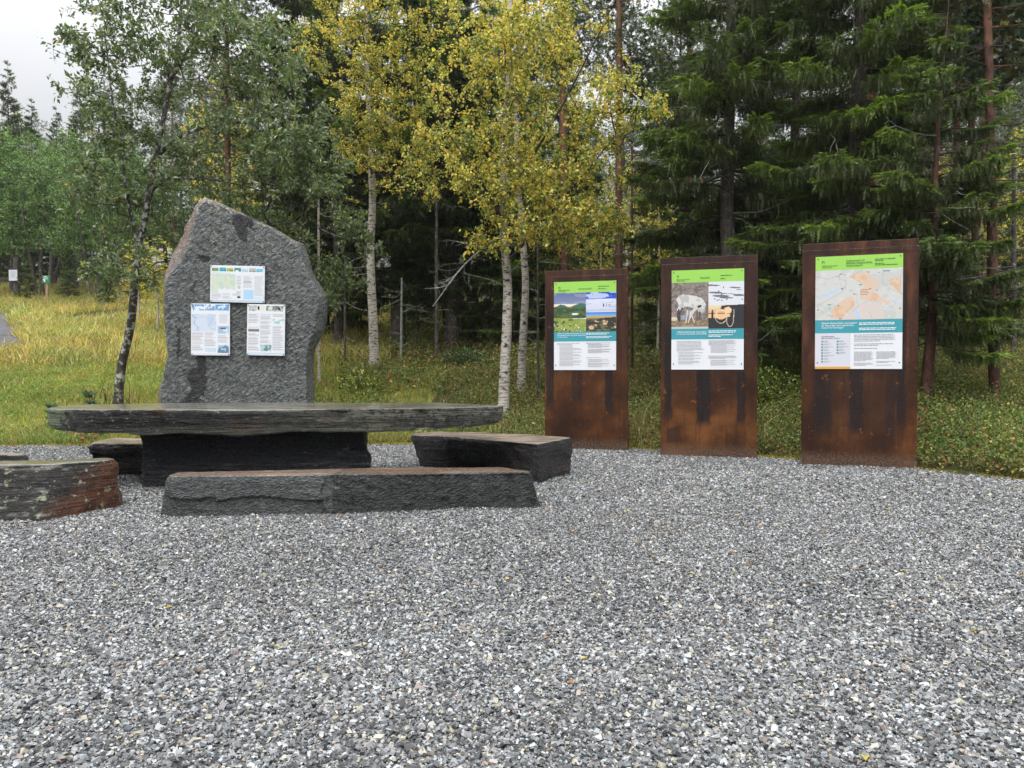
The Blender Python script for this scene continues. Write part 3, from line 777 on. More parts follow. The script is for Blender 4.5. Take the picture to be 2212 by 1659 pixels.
def fill2(k):
    X, Z, b, pn = k['X'], k['Z'], k['band'], k['panel']
    b('header_band', 0, 1, 0, .125, M['greenband']); b('text_band', 0, 1, .59, .695, M['tealband'])
    logo(YP, pn, X(.075), Z(.072), .026)
    text_obj('lettering', [('Reindrift', X(.40), Z(.09), .033)], YT, M['inkgreen'], pn)
    text_obj('lettering', [('Blåfjella-Skjækerfjella', X(.07), Z(.098), .0195), ('Nasjonalpark', X(.07), Z(.111), .0195)], YT, M['inkgreen'], pn)
    V, Fc = bars([(X(.68), X(.84), Z(.068), .009), (X(.68), X(.745), Z(.098), .009)], YT, 2); mk('small_print', V, Fc, M['inkgreen'], pn)
    V, Fc = bars([(X(.52), X(.90), Z(.618), .009), (X(.52), X(.89), Z(.632), .009), (X(.52), X(.85), Z(.658), .009), (X(.52), X(.69), Z(.672), .009)], YT, 5); mk('small_print', V, Fc, M['inkwhite'], pn)
    text_obj('lettering', [('I Blåfjella-Skjækerfjella nasjonalpark', X(.075), Z(.628), .026), ('er det aktiv sørsamisk tamreindrift.', X(.075), Z(.648), .026)], YT, M['inkwhite'], pn)
    L = para(X(.075), X(.46), Z(.718), 8, .0172, .0068, 4)
    for z in (.832, .86, .888): L += para(X(.10), X(.46), Z(z), 2, .0165, .0065, int(z * 1000))
    L += para(X(.10), X(.44), Z(.918), 3, .0165, .0065, 31)
    L += para(X(.52), X(.92), Z(.712), 6, .0108, .0046, 7)
    for z in (.765, .784, .802, .822): L += para(X(.55), X(.92), Z(z), 2, .0105, .0045, int(z * 977))
    L += para(X(.52), X(.91), Z(.865), 4, .0108, .0046, 17)
    for z in (.908, .928, .948): L += para(X(.55), X(.91), Z(z), 2, .0105, .0045, int(z * 977))
    V, Fc = bars(L, YP, 9); mk('small_print', V, Fc, M['inkgrey'], pn)
    # grazing pale reindeer
    p = Pic(90, 110, (.16, .14, .13)); p.put(p.n(9, 14, 1) > 0, (.25, .22, .20)); p.put(p.n(22, 30, 2, 2) > .25, (.36, .28, .24)); p.put((p.Y > .6) & (p.X < .5) & (p.n(6, 8, 5) > .1), (.32, .36, .48))
    p.put(p.Y > .80, (.22, .16, .11)); p.put((p.Y > .80) & (p.n(14, 30, 7) > .1), (.34, .27, .17)); p.put(p.Y > .955, (.50, .56, .55))
    wc = (.66, .66, .64)
    p.poly([(.12, .36), (.2, .28), (.32, .255), (.5, .27), (.68, .30), (.82, .34), (.91, .42), (.935, .5), (.90, .60), (.84, .665), (.74, .64), (.70, .58), (.62, .56), (.5, .52), (.36, .52), (.24, .60), (.14, .60), (.2, .5), (.17, .42)], wc)
    p.put((p.n(7, 8, 12) > .12) & (p.a.mean(2) > .6), (.42, .42, .43), .7)
    p.poly([(.6, .56), (.72, .46), (.84, .50), (.72, .56), (.6, .66), (.52, .78), (.48, .74), (.54, .62)], (.62, .58, .52)); p.ell(.76, .52, .06, .028, (.06, .05, .05), rot=-.3)
    for (q) in ([(.2, .58), (.17, .70), (.2, .82)], [(.30, .55), (.22, .66), (.22, .82)]): p.line(q, .022, (.07, .06, .06))
    for (q) in ([(.44, .6), (.42, .72), (.40, .86)], [(.52, .62), (.50, .74), (.46, .86)], [(.56, .72), (.62, .86)]): p.line(q, .012, (.72, .66, .60))
    for (q) in ([(.70, .64), (.70, .82)], [(.77, .65), (.77, .80)]): p.line(q, .025, (.13, .10, .10))
    p.ell(.06, .78, .10, .045, (.66, .58, .46)); p.mesh('printed_photo', X(0), X(.515), Z(.59), Z(.125), YP, pn)
    p = Pic(70, 56, (.72, .74, .80))
    for (x, y, rx, ry) in ((.12, .15, .2, .035), (.75, .27, .16, .03), (.86, .36, .08, .015), (.2, .47, .2, .04), (.35, .62, .24, .05), (.5, .7, .2, .035), (.85, .6, .16, .05), (.45, .52, .3, .015)): p.ell(x, y, rx, ry, (.17, .17, .19), rot=.06)
    for (x, y) in ((.43, .25), (.29, .41), (.37, .56), (.18, .74), (.3, .78), (.25, .8), (.38, .81), (.52, .77), (.95, .78)): p.ell(x, y, .02, .03, (.13, .13, .14))
    p.mesh('printed_photo', X(.515), X(1), Z(.355), Z(.125), YP, pn)
    p = Pic(70, 58, (.035, .037, .042)); p.grad(0, .34, (.78, .70, .52), (.72, .42, .20)); p.rect(0, 1, .34, .38, (.15, .10, .08)); p.rect(0, 1, .38, .55, (.80, .52, .25))
    p.poly([(.33, .2), (.38, .03), (1, 0), (1, 1.0), (0, 1.0), (0, .57), (.15, .57), (.3, .56), (.5, .55), (.62, .5), (.6, .2), (.45, .2)], (.035, .037, .042))
    p.poly([(.44, .14), (.58, .08), (.66, .2), (.64, .35), (.52, .36)], (.82, .60, .40))
    for r in (.155, .135, .12): 
        a = np.linspace(0, 2 * PI, 24); p.line([(.36 + r * math.cos(t), .40 + r * 1.35 * math.sin(t)) for t in a], .010, (.85, .55, .36))
    a = np.linspace(.3, PI * .9, 12); p.line([(.36 + .17 * math.cos(t), .45 + .33 * math.sin(t)) for t in a], .008, (.85, .68, .5))
    p.line([(.52, .55), (.52, .75), (.58, .93), (.66, .90), (.71, .72), (.72, .2)], .008, (.72, .6, .48))
    p.line([(.11, .30), (.11, .55)], .03, (.04, .03, .03)); p.ell(.12, .23, .02, .03, (.04, .03, .03)); p.mesh('printed_photo', X(.515), X(1), Z(.59), Z(.355), YP, pn)

def fill3(k):
    X, Z, b, pn = k['X'], k['Z'], k['band'], k['panel']
    b('header_band', 0, 1, 0, .123, M['greenband']); b('text_band', 0, 1, .565, .682, M['tealband'])
    b('legend_field', 0, .415, .682, .980, M['lav']); b('orange_strip', 0, .415, .980, 1, M['orange'])
    logo(YP, pn, X(.075), Z(.062), .028)
    text_obj('lettering', [('Velkommen til', X(.355), Z(.053), .033), ('Blåfjella-Skjækerfjella', X(.355), Z(.074), .033), ('Nasjonalpark', X(.355), Z(.096), .033)], YT, M['inkgreen'], pn)
    text_obj('lettering', [('Blåfjella-Skjækerfjella', X(.075), Z(.088), .020), ('Nasjonalpark', X(.075), Z(.102), .020)], YT, M['inkgreen'], pn)
    V, Fc = bars([(X(.685), X(.915), Z(.044), .008), (X(.685), X(.78), Z(.058), .008), (X(.685), X(.79), Z(.082), .008), (X(.685), X(.945), Z(.095), .008)], YT, 2); mk('small_print', V, Fc, M['inkgreen'], pn)
    text_obj('lettering', [('Blåfjella-Skjækerfjella nasjonalpark', X(.075), Z(.600), .0275), ('gir deg ærlige naturopplevelser,', X(.075), Z(.620), .0275), ('milevis fra hverdagen.', X(.075), Z(.640), .0275)], YT, M['inkwhite'], pn)
    V, Fc = bars([(X(.51), X(.91), Z(.599), .009), (X(.51), X(.91), Z(.612), .009), (X(.51), X(.93), Z(.645), .009), (X(.51), X(.92), Z(.658), .009)], YT, 5); mk('small_print', V, Fc, M['inkwhite'], pn)
    text_obj('lettering', [('Kartinformasjon', X(.075), Z(.716), .021), ('Map information / Symbols', X(.075), Z(.731), .018)], YT, M['ink'], pn)
    Bx = []; L = []
    for i in range(8):
        z = .762 + i * .0258; Bx.append((X(.075), X(.096), YP - .001, YP, Z(z), Z(z - .0145))); L += [(X(.105), X(.105 + .05 + .035 * (i % 3)), Z(z - .008), .0065), (X(.105), X(.16), Z(z - .0005), .005)]
    for i in range(5):
        z = .762 + i * .0258; Bx.append((X(.255), X(.276), YP - .001, YP, Z(z), Z(z - .0145))); L += [(X(.285), X(.285 + .05 + .03 * (i % 3)), Z(z - .008), .0065), (X(.285), X(.345), Z(z - .0005), .005)]
    V, Fc = boxes(Bx); mk('legend_symbols', V, Fc, M['teal'], pn)
    L += para(X(.455), X(.95), Z(.703), 5, .0175, .0078, 3) + para(X(.455), X(.92), Z(.782), 2, .0175, .0078, 5) + [(X(.455), X(.72), Z(.822), .008)]
    L += para(X(.455), X(.68), Z(.852), 9, .0125, .0058, 8) + para(X(.455), X(.68), Z(.95), 3, .0125, .0058, 8)
    L += para(X(.71), X(.94), Z(.852), 7, .0125, .0058, 11) + para(X(.71), X(.94), Z(.935), 2, .0125, .0058, 12) + [(X(.71), X(.89), Z(.968), .0058)]
    V, Fc = bars(L, YP, 9); mk('small_print', V, Fc, M['inkgrey'], pn)
    # the map
    p = Pic(150, 94, (.62, .62, .60)); p.put(p.n(5, 4, 1) > .1, (.56, .58, .55)); p.put(p.n(14, 10, 2) > .28, (.66, .65, .66))
    oc = (.72, .52, .38)
    p.poly([(.40, .14), (.50, .05), (.60, .02), (.62, .12), (.70, .22), (.75, .30), (.70, .36), (.68, .45), (.72, .5), (.75, .56), (.86, .68), (.88, .74), (.76, .66), (.62, .62), (.52, .6), (.52, .42), (.58, .35), (.5, .25)], oc, .8)
    p.poly([(.18, .95), (.20, .80), (.26, .68), (.34, .58), (.42, .54), (.46, .62), (.46, .72), (.38, .85), (.30, .98)], oc, .9)
    p.poly([(.84, .24), (.92, .18), (.98, .20), (.98, .50), (.92, .42), (.86, .32)], oc, .8)
    p.poly([(.30, 1), (.42, .84), (.50, .70), (.66, .66), (.78, .72), (.80, 1)], (.68, .59, .54), .8)
    p.put((p.n(16, 12, 4) > .2) & (p.a[..., 2] < .5), (.68, .42, .26), .7)
    p.poly([(.04, .55), (.10, .48), (.18, .42), (.26, .36), (.28, .38), (.20, .48), (.10, .54)], (.48, .62, .78)); p.poly([(.43, .80), (.48, .79), (.51, .88), (.53, 1), (.49, 1), (.47, .90)], (.48, .62, .80))
    p.line([(.86, .58), (.93, .66), (1, .73)], .007, (.50, .64, .8)); p.line([(.78, .79), (.9, .82)], .006, (.55, .66, .85))
    for q in ([(0, .12), (.15, .18), (.28, .10), (.29, .30), (.35, .36), (.30, .46), (.12, .62), (.02, .72), (.10, .86)], [(.28, .18), (.36, .22), (.35, .36)], [(.78, .0), (.77, .28), (.90, .45), (1, .52)], [(.48, .6), (.50, .74), (.42, .84)], [(.62, .84), (.66, .98)], [(.97, .15), (.97, .5)], [(.4, .14), (.55, .02)], [(.0, .5), (.06, .56)]):
        p.line(q, .0028, (.38, .40, .40), .8)
    for (x, y, w, h, c) in ((.28, .07, .03, .03, 0), (.78, .04, .07, .022, 0), (.72, .07, .03, .02, 0), (.30, .36, .025, .03, 0), (.51, .30, .03, .02, 0), (.15, .68, .035, .02, 0), (.26, .70, .02, .02, 0), (.60, .05, .03, .02, 1), (.33, .10, .03, .01, 1), (.44, .48, .03, .02, 1), (.62, .38, .03, .02, 1), (.28, .97, .03, .02, 1), (.83, .42, .02, .01, 1), (.16, .76, .02, .015, 1), (.15, .9, .03, .01, 1), (.40, .42, .03, .01, 1), (.47, .5, .02, .01, 1), (.25, .13, .04, .01, 1), (.70, .42, .02, .02, 1)):
        p.rect(x, x + w, y, y + h, (.12, .28, .36) if c == 0 else (.24, .28, .32))
    for i, w in enumerate((.11, .09, .10, .09)): p.rect(.52, .52 + w, .40 + i * .032, .412 + i * .032, (.36, .20, .16))
    p.mesh('printed_map', X(0), X(1), Z(.565), Z(.123), YP, pn)

PUR = ((.019, .010, .009), (.036, .017, .013), (.058, .025, .017))
ORG = ((.026, .012, .009), (.054, .022, .014), (.105, .040, .021))
make_sign((.457, 10.75), (1.563, 10.45), 2.455, .115, .863, 1.085, 2.295, ORG, [(-.50, 1.25, .055, .68, .85), (-.12, .95, .075, .30, .6), (.32, .85, .05, .36, .85), (.05, 2.33, .5, .03, .3)], 1,
          'smallest rusty steel sign with printed photos of a green valley, skiers in snow and rocks', fill1)
make_sign((1.906, 9.93), (3.044, 9.60), 2.515, .115, .861, 1.092, 2.350, PUR, [(-.50, 1.05, .045, .55, .9), (-.06, .78, .085, .36, .9), (.40, .80, .05, .38, .85), (-.43, .25, .09, .10, .6), (0, .95, .4, .1, .3)], 2,
          'middle rusty steel sign with printed photos of a white reindeer and a coiled lasso', fill2)
make_sign((3.39, 9.06), (4.53, 8.64), 2.555, .118, .868, 1.10, 2.395, ORG, [(.445, 1.3, .045, .82, .8), (-.02, .80, .07, .42, .8), (.34, .72, .05, .42, .5), (-.38, .70, .10, .35, .55), (0, .75, .45, .35, .35), (.02, 2.43, .6, .015, .5)], 3,
          'largest rusty steel sign at the right with a printed map of the national park', fill3)

# ------------------------------------------------------------------ sheets on the standing stone
def stone_sheet(tl, tr, br, bl, label, fill):
    P_ = [at(a / 1.8228, b / 1.8228, SY - .045) for a, b in (tl, tr, br, bl)]
    c = sum(P_) / 4; w = (np.linalg.norm(P_[1] - P_[0]) + np.linalg.norm(P_[2] - P_[3])) / 2; h = (np.linalg.norm(P_[0] - P_[3]) + np.linalg.norm(P_[1] - P_[2])) / 2
    ang = math.atan2(P_[1][2] - P_[0][2], P_[1][0] - P_[0][0])
    V, Fc = boxes([(-w / 2, w / 2, 0, .006, -h / 2, h / 2)])
    o = mk('information_sheet', V, Fc, M['white'], mono, label=label)
    o.location = (c[0] - ox, -.045, c[2]); o.rotation_euler = (0, -ang, 0)
    p = Pic(*fill[0], (.76, .79, .84)); fill[1](p)
    p.mesh('print', -w / 2 + .012, w / 2 - .012, -h / 2 + .012, h / 2 - .012, -.0015, o)
    for sx in (-1, 1):
        for sz in (-1, 1):
            V, Fc = boxes([(sx * (w / 2 - .014) - .006, sx * (w / 2 - .014) + .006, -.006, .0, sz * (h / 2 - .014) - .006, sz * (h / 2 - .014) + .006)])
            mk('screw', V, Fc, M['screw'], o)
            V, Fc = boxes([(sx * (w / 2 - .014) - .008, sx * (w / 2 - .014) + .008, .006, .06, sz * (h / 2 - .014) - .008, sz * (h / 2 - .014) + .008)])
            mk('spacer', V, Fc, M['screw'], o)

TG = (.50, .50, .52)
def txt(p, x0, x1, y0, y1, n, seed):
    rg = random.Random(seed)
    for i in range(n):
        y = y0 + (y1 - y0) * i / n
        p.rect(x0, x1 - rg.random() ** 2 * .35 * (x1 - x0), y, y + (y1 - y0) / n * .55, TG)
def f_a(p):
    cs = [(.20, .30, .14), (.06, .42, .50), (.38, .45, .12), (.07, .28, .22), (.45, .68, .80), (.45, .5, .42), (.18, .50, .74)]
    for i, c in enumerate(cs):
        x = .01 + i * .141; p.rect(x, x + .128, .035 if i % 2 else .05, .15, c); p.put((p.X > x) & (p.X < x + .128) & (p.Y > .10) & (p.Y < .15) & (p.n(30, 40, i) > 0), tuple(q * .55 for q in c))
    p.ell(.49, .145, .035, .045, (.80, .84, .80)); p.rect(.01, .36, .185, .205, (.62, .66, .62))
    p.put((p.X < .46) & (p.Y > .23) & (p.Y < .76) & ~((p.Y > .62 + .3 * (p.X - .25) ** 2 * 6) & (p.X > .14)), (.60, .69, .58)); p.put((p.X < .46) & (p.Y > .23) & (p.Y < .66) & (p.n(10, 8, 9) > .1), (.52, .64, .58)); p.put((p.X < .46) & (p.Y > .23) & (p.Y < .66) & (p.n(12, 9, 19) > .25), (.68, .70, .50))
    p.rect(.46, .60, .23, .27, (.76, .79, .84)); txt(p, .48, .58, .26, .54, 12, 1); txt(p, .61, .79, .26, .62, 14, 2); txt(p, .82, 1, .26, .84, 22, 3); txt(p, .01, .19, .78, .94, 7, 4); txt(p, .21, .40, .78, .93, 7, 5); txt(p, .41, .59, .78, .84, 3, 6); txt(p, .48, .58, .7, .78, 4, 8)
    p.rect(.62, .81, .66, .93, (.42, .66, .84)); p.ell(.53, .59, .03, .05, (.45, .58, .52)); p.rect(.82, 1, .87, .94, (.55, .74, .84)); p.rect(0, 1, .955, 1, (.50, .68, .78)); p.ell(.53, .875, .035, .03, (.05, .05, .05)); p.ell(.50, .96, .03, .04, (.7, .76, .8))
def f_b(p):
    cs = [(.16, .30, .50), (.22, .36, .52), (.16, .36, .62)]
    for i, (a, b) in enumerate(((0, .33), (.35, .62), (.63, 1))): p.rect(a, b, 0, .125, cs[i]); p.put((p.X > a) & (p.X < b) & (p.Y < .125) & (p.n(12, 16, i) > .1), (.68, .78, .90))
    p.rect(0, .66, .19, .54, (.62, .69, .80)); p.put((p.X < .66) & (p.Y > .19) & (p.Y < .54) & (p.n(6, 8, 7) > .1), (.54, .64, .78)); p.line([(.02, .22), (.10, .28), (.06, .38), (.16, .45), (.14, .52)], .008, (.42, .34, .46)); p.line([(.6, .22), (.52, .36), (.46, .4), (.5, .47), (.62, .5)], .008, (.42, .50, .60)); p.line([(.1, .28), (.3, .24), (.6, .3)], .006, (.45, .5, .6))
    txt(p, .74, .98, .2, .38, 9, 3); txt(p, 0, .31, .56, .93, 22, 4); txt(p, .34, .65, .56, .84, 17, 5); p.rect(.36, .66, .87, .95, (.58, .68, .78)); txt(p, .70, .98, .61, .77, 9, 6)
    p.rect(.70, 1, .43, .58, (.36, .52, .66)); p.put((p.X > .7) & (p.Y > .43) & (p.Y < .58) & (p.n(9, 12, 5) > .1), (.6, .72, .82)); p.rect(.76, .92, .46, .49, (.16, .06, .10)); p.rect(.70, 1, .81, .97, (.45, .60, .76)); p.put((p.X > .7) & (p.Y > .81) & (p.Y < .97) & (p.n(10, 14, 8) > .12), (.14, .24, .34))
def f_c(p):
    for i, (a, b) in enumerate(((.02, .24), (.26, .48), (.50, .72), (.73, .98))): p.rect(a, b, .01, .12, (.50, .56, .52)); p.put((p.X > a) & (p.X < b) & (p.Y > .01) & (p.Y < .12) & (p.n(14, 18, i + 3) > .05), (.17, .19, .16))
    p.rect(.26, .48, .01, .12, (.74, .74, .66)); p.ell(.29, .06, .03, .045, (.02, .02, .02)); p.ell(.62, .06, .06, .03, (.6, .72, .62)); p.ell(.86, .07, .03, .03, (.02, .02, .02))
    txt(p, .01, .31, .18, .38, 14, 1); txt(p, .01, .31, .57, .93, 22, 2); txt(p, .34, .65, .18, .78, 38, 3); txt(p, .68, .99, .18, .24, 4, 4); txt(p, .68, .99, .42, .92, 30, 5)
    p.rect(.01, .31, .44, .5, (.62, .68, .70)); p.rect(.01, .31, .49, .54, (.24, .17, .14)); p.put((p.X > .68) & (p.Y > .27) & (p.Y < .38) & (p.n(5, 20, 9) > 0), (.42, .60, .60)); p.rect(.35, .66, .80, .93, (.45, .62, .62)); p.put((p.X > .35) & (p.X < .66) & (p.Y > .8) & (p.Y < .93) & (p.n(10, 14, 8) > .15), (.16, .24, .25)); p.rect(.01, .99, .96, .995, (.56, .70, .76))
stone_sheet((826, 1043.6), (1041, 1048.5), (1043, 1191.7), (830, 1189.5), 'wide upper information sheet with a green map', ((110, 76), f_a))
stone_sheet((750.5, 1194.8), (903, 1196), (907, 1399), (754, 1399), 'lower left information sheet with blue winter pictures', ((76, 100), f_b))
stone_sheet((971, 1196.7), (1121, 1199.6), (1122.6, 1400), (974, 1399), 'lower right information sheet with three text columns', ((76, 100), f_c))

# ------------------------------------------------------------------ trees: tubes and leaves
class Tubes:
    def __init__(s, k=6): s.k = k; s.V = []; s.F = []; s.n = 0
    def add(s, P, r):
        P = np.asarray(P, float); r = np.asarray(r, float); n = len(P); k = s.k
        T = np.gradient(P, axis=0); T /= np.linalg.norm(T, axis=1, keepdims=True) + 1e-9
        ref = np.array([0, 0, 1.0]) if abs(T[0, 2]) < .85 else np.array([1.0, 0, 0])
        A = np.cross(T, ref); A /= np.linalg.norm(A, axis=1, keepdims=True) + 1e-9
        B = np.cross(T, A)
        a = np.linspace(0, 2 * PI, k + 1)[:-1]
        V = P[:, None] + r[:, None, None] * (A[:, None] * np.cos(a)[None, :, None] + B[:, None] * np.sin(a)[None, :, None])
        i = np.arange(n - 1)[:, None] * k; j = np.arange(k)[None]; jn = (j + 1) % k
        Fc = np.stack([(i + j).ravel(), (i + jn).ravel(), (i + k + jn).ravel(), (i + k + j).ravel()], 1) + s.n
        s.V.append(V.reshape(-1, 3)); s.F.append(Fc); s.n += n * k
    def make(s, name, mat, parent, origin, **kw):
        return mk(name, np.concatenate(s.V) - np.array(origin), np.concatenate(s.F), mat, parent, smooth=True, **kw)

def spline(pts, n):
    pts = np.asarray(pts, float); m = len(pts)
    d = np.concatenate([[0], np.cumsum(np.linalg.norm(np.diff(pts, axis=0), axis=1))]); t = np.linspace(0, d[-1], n)
    ps = np.vstack([2 * pts[0] - pts[1], pts, 2 * pts[-1] - pts[-2]])
    out = []
    for q in t:
        i = min(m - 2, max(0, np.searchsorted(d, q, side='right') - 1)); u = (q - d[i]) / (d[i + 1] - d[i] + 1e-9)
        p0, p1, p2, p3 = ps[i:i + 4]
        out.append(.5 * (2 * p1 + (p2 - p0) * u + (2 * p0 - 5 * p1 + 4 * p2 - p3) * u * u + (-p0 + 3 * p1 - 3 * p2 + p3) * u ** 3))
    return np.array(out)

def leaves_mesh(P, D, Nn, L, Wd, col):
    """one folded diamond per leaf. P base, D direction, Nn approx normal"""
    D = D / (np.linalg.norm(D, axis=1, keepdims=True) + 1e-9)
    S = np.cross(D, Nn); S /= np.linalg.norm(S, axis=1, keepdims=True) + 1e-9
    N = np.cross(S, D)
    m = P + D * (L * .45)[:, None]
    fold = N * (Wd * .25)[:, None]
    V = np.stack([P, m + S * (Wd * .5)[:, None] + fold, P + D * L[:, None], m - S * (Wd * .5)[:, None] + fold], 1).reshape(-1, 3)
    n = len(P); b = np.arange(n) * 4
    Fc = np.stack([b, b + 1, b + 2, b + 3], 1)
    return V, Fc, col

def rdir(n, zb=0.0):
    v = R.normal(size=(n, 3)); v[:, 2] += zb
    return v / (np.linalg.norm(v, axis=1, keepdims=True) + 1e-9)

def palette(n, cols, w, jit=.18):
    cols = np.array(cols); i = R.choice(len(cols), n, p=np.array(w) / sum(w))
    return cols[i] * np.exp(R.normal(0, jit, (n, 1))) * np.exp(R.normal(0, jit * .4, (n, 3)))

def broadleaf(trunks, blobs, ntips, style, origin, name, label, cat, group=None, bark='birch', tr_r=None, up=.35, limbr=.011, leafn=46, spread=.27, extra_limbs=()):
    """trunks: list of (points, r0, r1). blobs: (centre, radii, weight)."""
    root = empty(name, origin, label, cat, group)
    tr = Tubes(10); dk = Tubes(7); nodes = []
    for (pts, r0, r1) in trunks:
        S = spline(pts, max(18, len(pts) * 5)); n = len(S)
        wob = np.stack([n2(S[:, 2] * 1.5, S[:, 0], 1, 2), n2(S[:, 2] * 1.5, S[:, 0] + 9, 1, 4), np.zeros(n)], 1) * .02
        S = S + wob; rr = r0 + (r1 - r0) * np.linspace(0, 1, n) ** .8
        rr[0] *= 1.3; rr[1] *= 1.08
        (tr if (r0 > .06 or bark != 'birch') else dk).add(S, rr)
        for p, q in zip(S[4:], rr[4:]): nodes.append((p, q, -1))
    tr.make('trunk', M[bark], root, origin)
    w = np.array([b[2] for b in blobs], float); w /= w.sum()
    bi = R.choice(len(blobs), ntips, p=w)
    c = np.array([b[0] for b in blobs], float)[bi]; rad = np.array([b[1] for b in blobs], float)[bi]
    u = rdir(ntips) * (R.random((ntips, 1)) ** .42)
    tips = c + u * rad
    tips = tips[np.argsort([min(np.linalg.norm(np.array([n_[0] for n_ in nodes]) - t, axis=1)) for t in tips])]
    NP = np.array([n_[0] for n_ in nodes]); base_n = len(NP)
    limbs = Tubes(5)
    NPl = list(NP); use = {}
    par = [-1] * base_n
    for t in tips:
        A = np.array(NPl); dv = t - A; dist = np.linalg.norm(dv, axis=1)
        pen = dist + np.where(dv[:, 2] < up * dist, (up * dist - dv[:, 2]) * .55, 0)
        k = int(np.argmin(pen)); a = A[k]; d = dist[k]
        if d < .05: continue
        m = max(2, int(d / .28) + 1)
        mid = a + (t - a) * .5 + np.array([0, 0, -.06 * d]) + R.normal(0, .05 * d, 3)
        ts = np.linspace(0, 1, m + 1)[1:, None]
        cur = (1 - ts) ** 2 * a + 2 * ts * (1 - ts) * mid + ts ** 2 * t
        prev = k
        for q in cur:
            NPl.append(q); par.append(prev); prev = len(NPl) - 1
    NPa = np.array(NPl); nn = len(NPa); cnt = np.zeros(nn); child = [[] for _ in range(nn)]
    for i in range(base_n, nn): child[par[i]].append(i)
    leafw = np.zeros(nn)
    for i in range(nn - 1, base_n - 1, -1):
        if not child[i]: cnt[i] = 1
        if par[i] >= 0: cnt[par[i]] += cnt[i]
    rad_n = limbr * .45 * np.maximum(cnt, 1) ** .42
    done = set()
    for i in range(base_n, nn):
        pi = par[i]
        big = max(child[pi], key=lambda q: cnt[q]) if pi >= base_n else None
        if pi >= base_n and big == i: continue
        ch = [pi, i]
        while child[ch[-1]]: ch.append(max(child[ch[-1]], key=lambda q: cnt[q]))
        rr = rad_n[ch].copy(); rr[0] = rr[1]; rr = np.minimum(rr, .05)
        limbs.add(NPa[ch], rr)
    for q in extra_limbs: limbs.add(spline(q[0], 14), np.linspace(q[1], q[2], 14))
    # twigs with leaves round every outer node
    sel = [i for i in range(base_n, nn) if cnt[i] <= 2]
    B = NPa[sel]
    tw_n = style.get('twigs', 2)
    K = np.repeat(np.arange(len(B)), tw_n); n = len(K)
    td = rdir(n, style.get('twz', .1)); tl = R.uniform(.5, 1.1, n) * spread
    tone = R.normal(0, 1, len(B))[K]
    for i in R.permutation(n)[: int(n * .6)]:
        p = B[K[i]]; e = p + td[i] * tl[i]; limbs.add(np.array([p, (p + e) / 2 + R.normal(0, .02, 3), e]), [.0032, .0026, .0016])
    if dk.V: dk.make('limb', M['twig'], root, origin)
    limbs.make('limbs', M[style.get('limbmat', 'twig')], root, origin)
    ln = style['per']
    K2 = np.repeat(np.arange(n), ln); m = len(K2)
    s_ = R.uniform(.15, 1.08, m)
    P = B[K[K2]] + td[K2] * (tl[K2] * s_)[:, None] + R.normal(0, .022, (m, 3))
    D = td[K2] * .45 + rdir(m) * .8 + np.array([0, 0, style.get('droop', -.2)])
    Nn = rdir(m) * .75 + np.array([0, 0, .8])
    L = style['len'] * np.exp(R.normal(0, .22, m)); W = L * style['asp'] * R.uniform(.8, 1.15, m)
    col = style['col'](m, tone[K2], P)
    V, Fc, col = leaves_mesh(P, D, Nn, L, W, col)
    mk('crown', V - np.array(origin), Fc, M[style['mat']], root, col=col.clip(.004, .9))
    return root

def col_willow(m, tone, P):
    c = 1.18 * palette(m, [(.085, .125, .060), (.12, .165, .080), (.17, .215, .098), (.24, .28, .20), (.40, .36, .10)], (4, 5, 3, 1.5, .3))
    return c * np.exp(tone[:, None] * .12)
def col_birch(m, tone, P):
    y = 1 / (1 + np.exp(-(tone * 1.3 + R.normal(0, .9, m) - .35)))
    pick = R.random(m) < y
    a = palette(m, [(.78, .61, .12), (.84, .70, .20), (.62, .56, .15), (.56, .36, .08)], (5, 4, 4, .5))
    b = palette(m, [(.19, .25, .065), (.30, .35, .085), (.44, .46, .12), (.12, .17, .05)], (4, 4, 3, 1.5))
    return np.where(pick[:, None], a, b)
def col_green(m, tone, P):
    c = palette(m, [(.09, .165, .055), (.13, .22, .065), (.18, .29, .085)], (4, 5, 3))
    return c * np.exp(tone[:, None] * .15)

WILLOW = dict(per=9, len=.088, asp=.50, mat='leaf', twigs=3, droop=.0, twz=.25, col=col_willow)
BIRCH = dict(per=12, len=.049, asp=.80, mat='birchleaf', twigs=3, droop=-.55, twz=-.15, col=col_birch)

def A(px, py, d): return at(px, py, d)
def blob(px, py, d, rx, ry, rd, w):  # pixel centre + pixel radii (photo 2212 scale) at depth d, rd metres of depth
    k = d / F
    return (at(px, py, d), (rx * k, rd, ry * k), w)

# leaning green tree behind the left end of the table
dW = 13.6
def up_pts(L, d): return [at(x, y, dd if dd else d) for (x, y, dd) in L]
wp = [(252, 872, 13.6), (262, 800, 13.6), (277, 730, 13.55), (288, 640, 13.5), (297, 560, 13.5), (312, 470, 13.5), (330, 370, 13.5), (347, 290, 13.5), (366, 190, 13.6), (385, 80, 13.7), (398, -60, 13.8), (405, -160, 13.9)]
trunk_w = up_pts(wp, dW); trunk_w[0][2] -= .15
wt = [(trunk_w, .085, .018),
      (up_pts([(300, 545, 13.5), (278, 440, 13.3), (262, 330, 13.1), (240, 200, 13.0), (225, 60, 13.0)], dW), .035, .012),
      (up_pts([(332, 350, 13.5), (370, 308, 13.4), (430, 278, 13.2), (520, 262, 13.0), (600, 230, 13.0)], dW), .045, .012),
      (up_pts([(310, 480, 13.5), (340, 400, 13.6), (430, 385, 13.5), (540, 405, 13.3), (600, 430, 13.2)], dW), .035, .010),
      (up_pts([(370, 170, 13.6), (430, 60, 13.5), (480, -60, 13.4)], dW), .035, .012)]
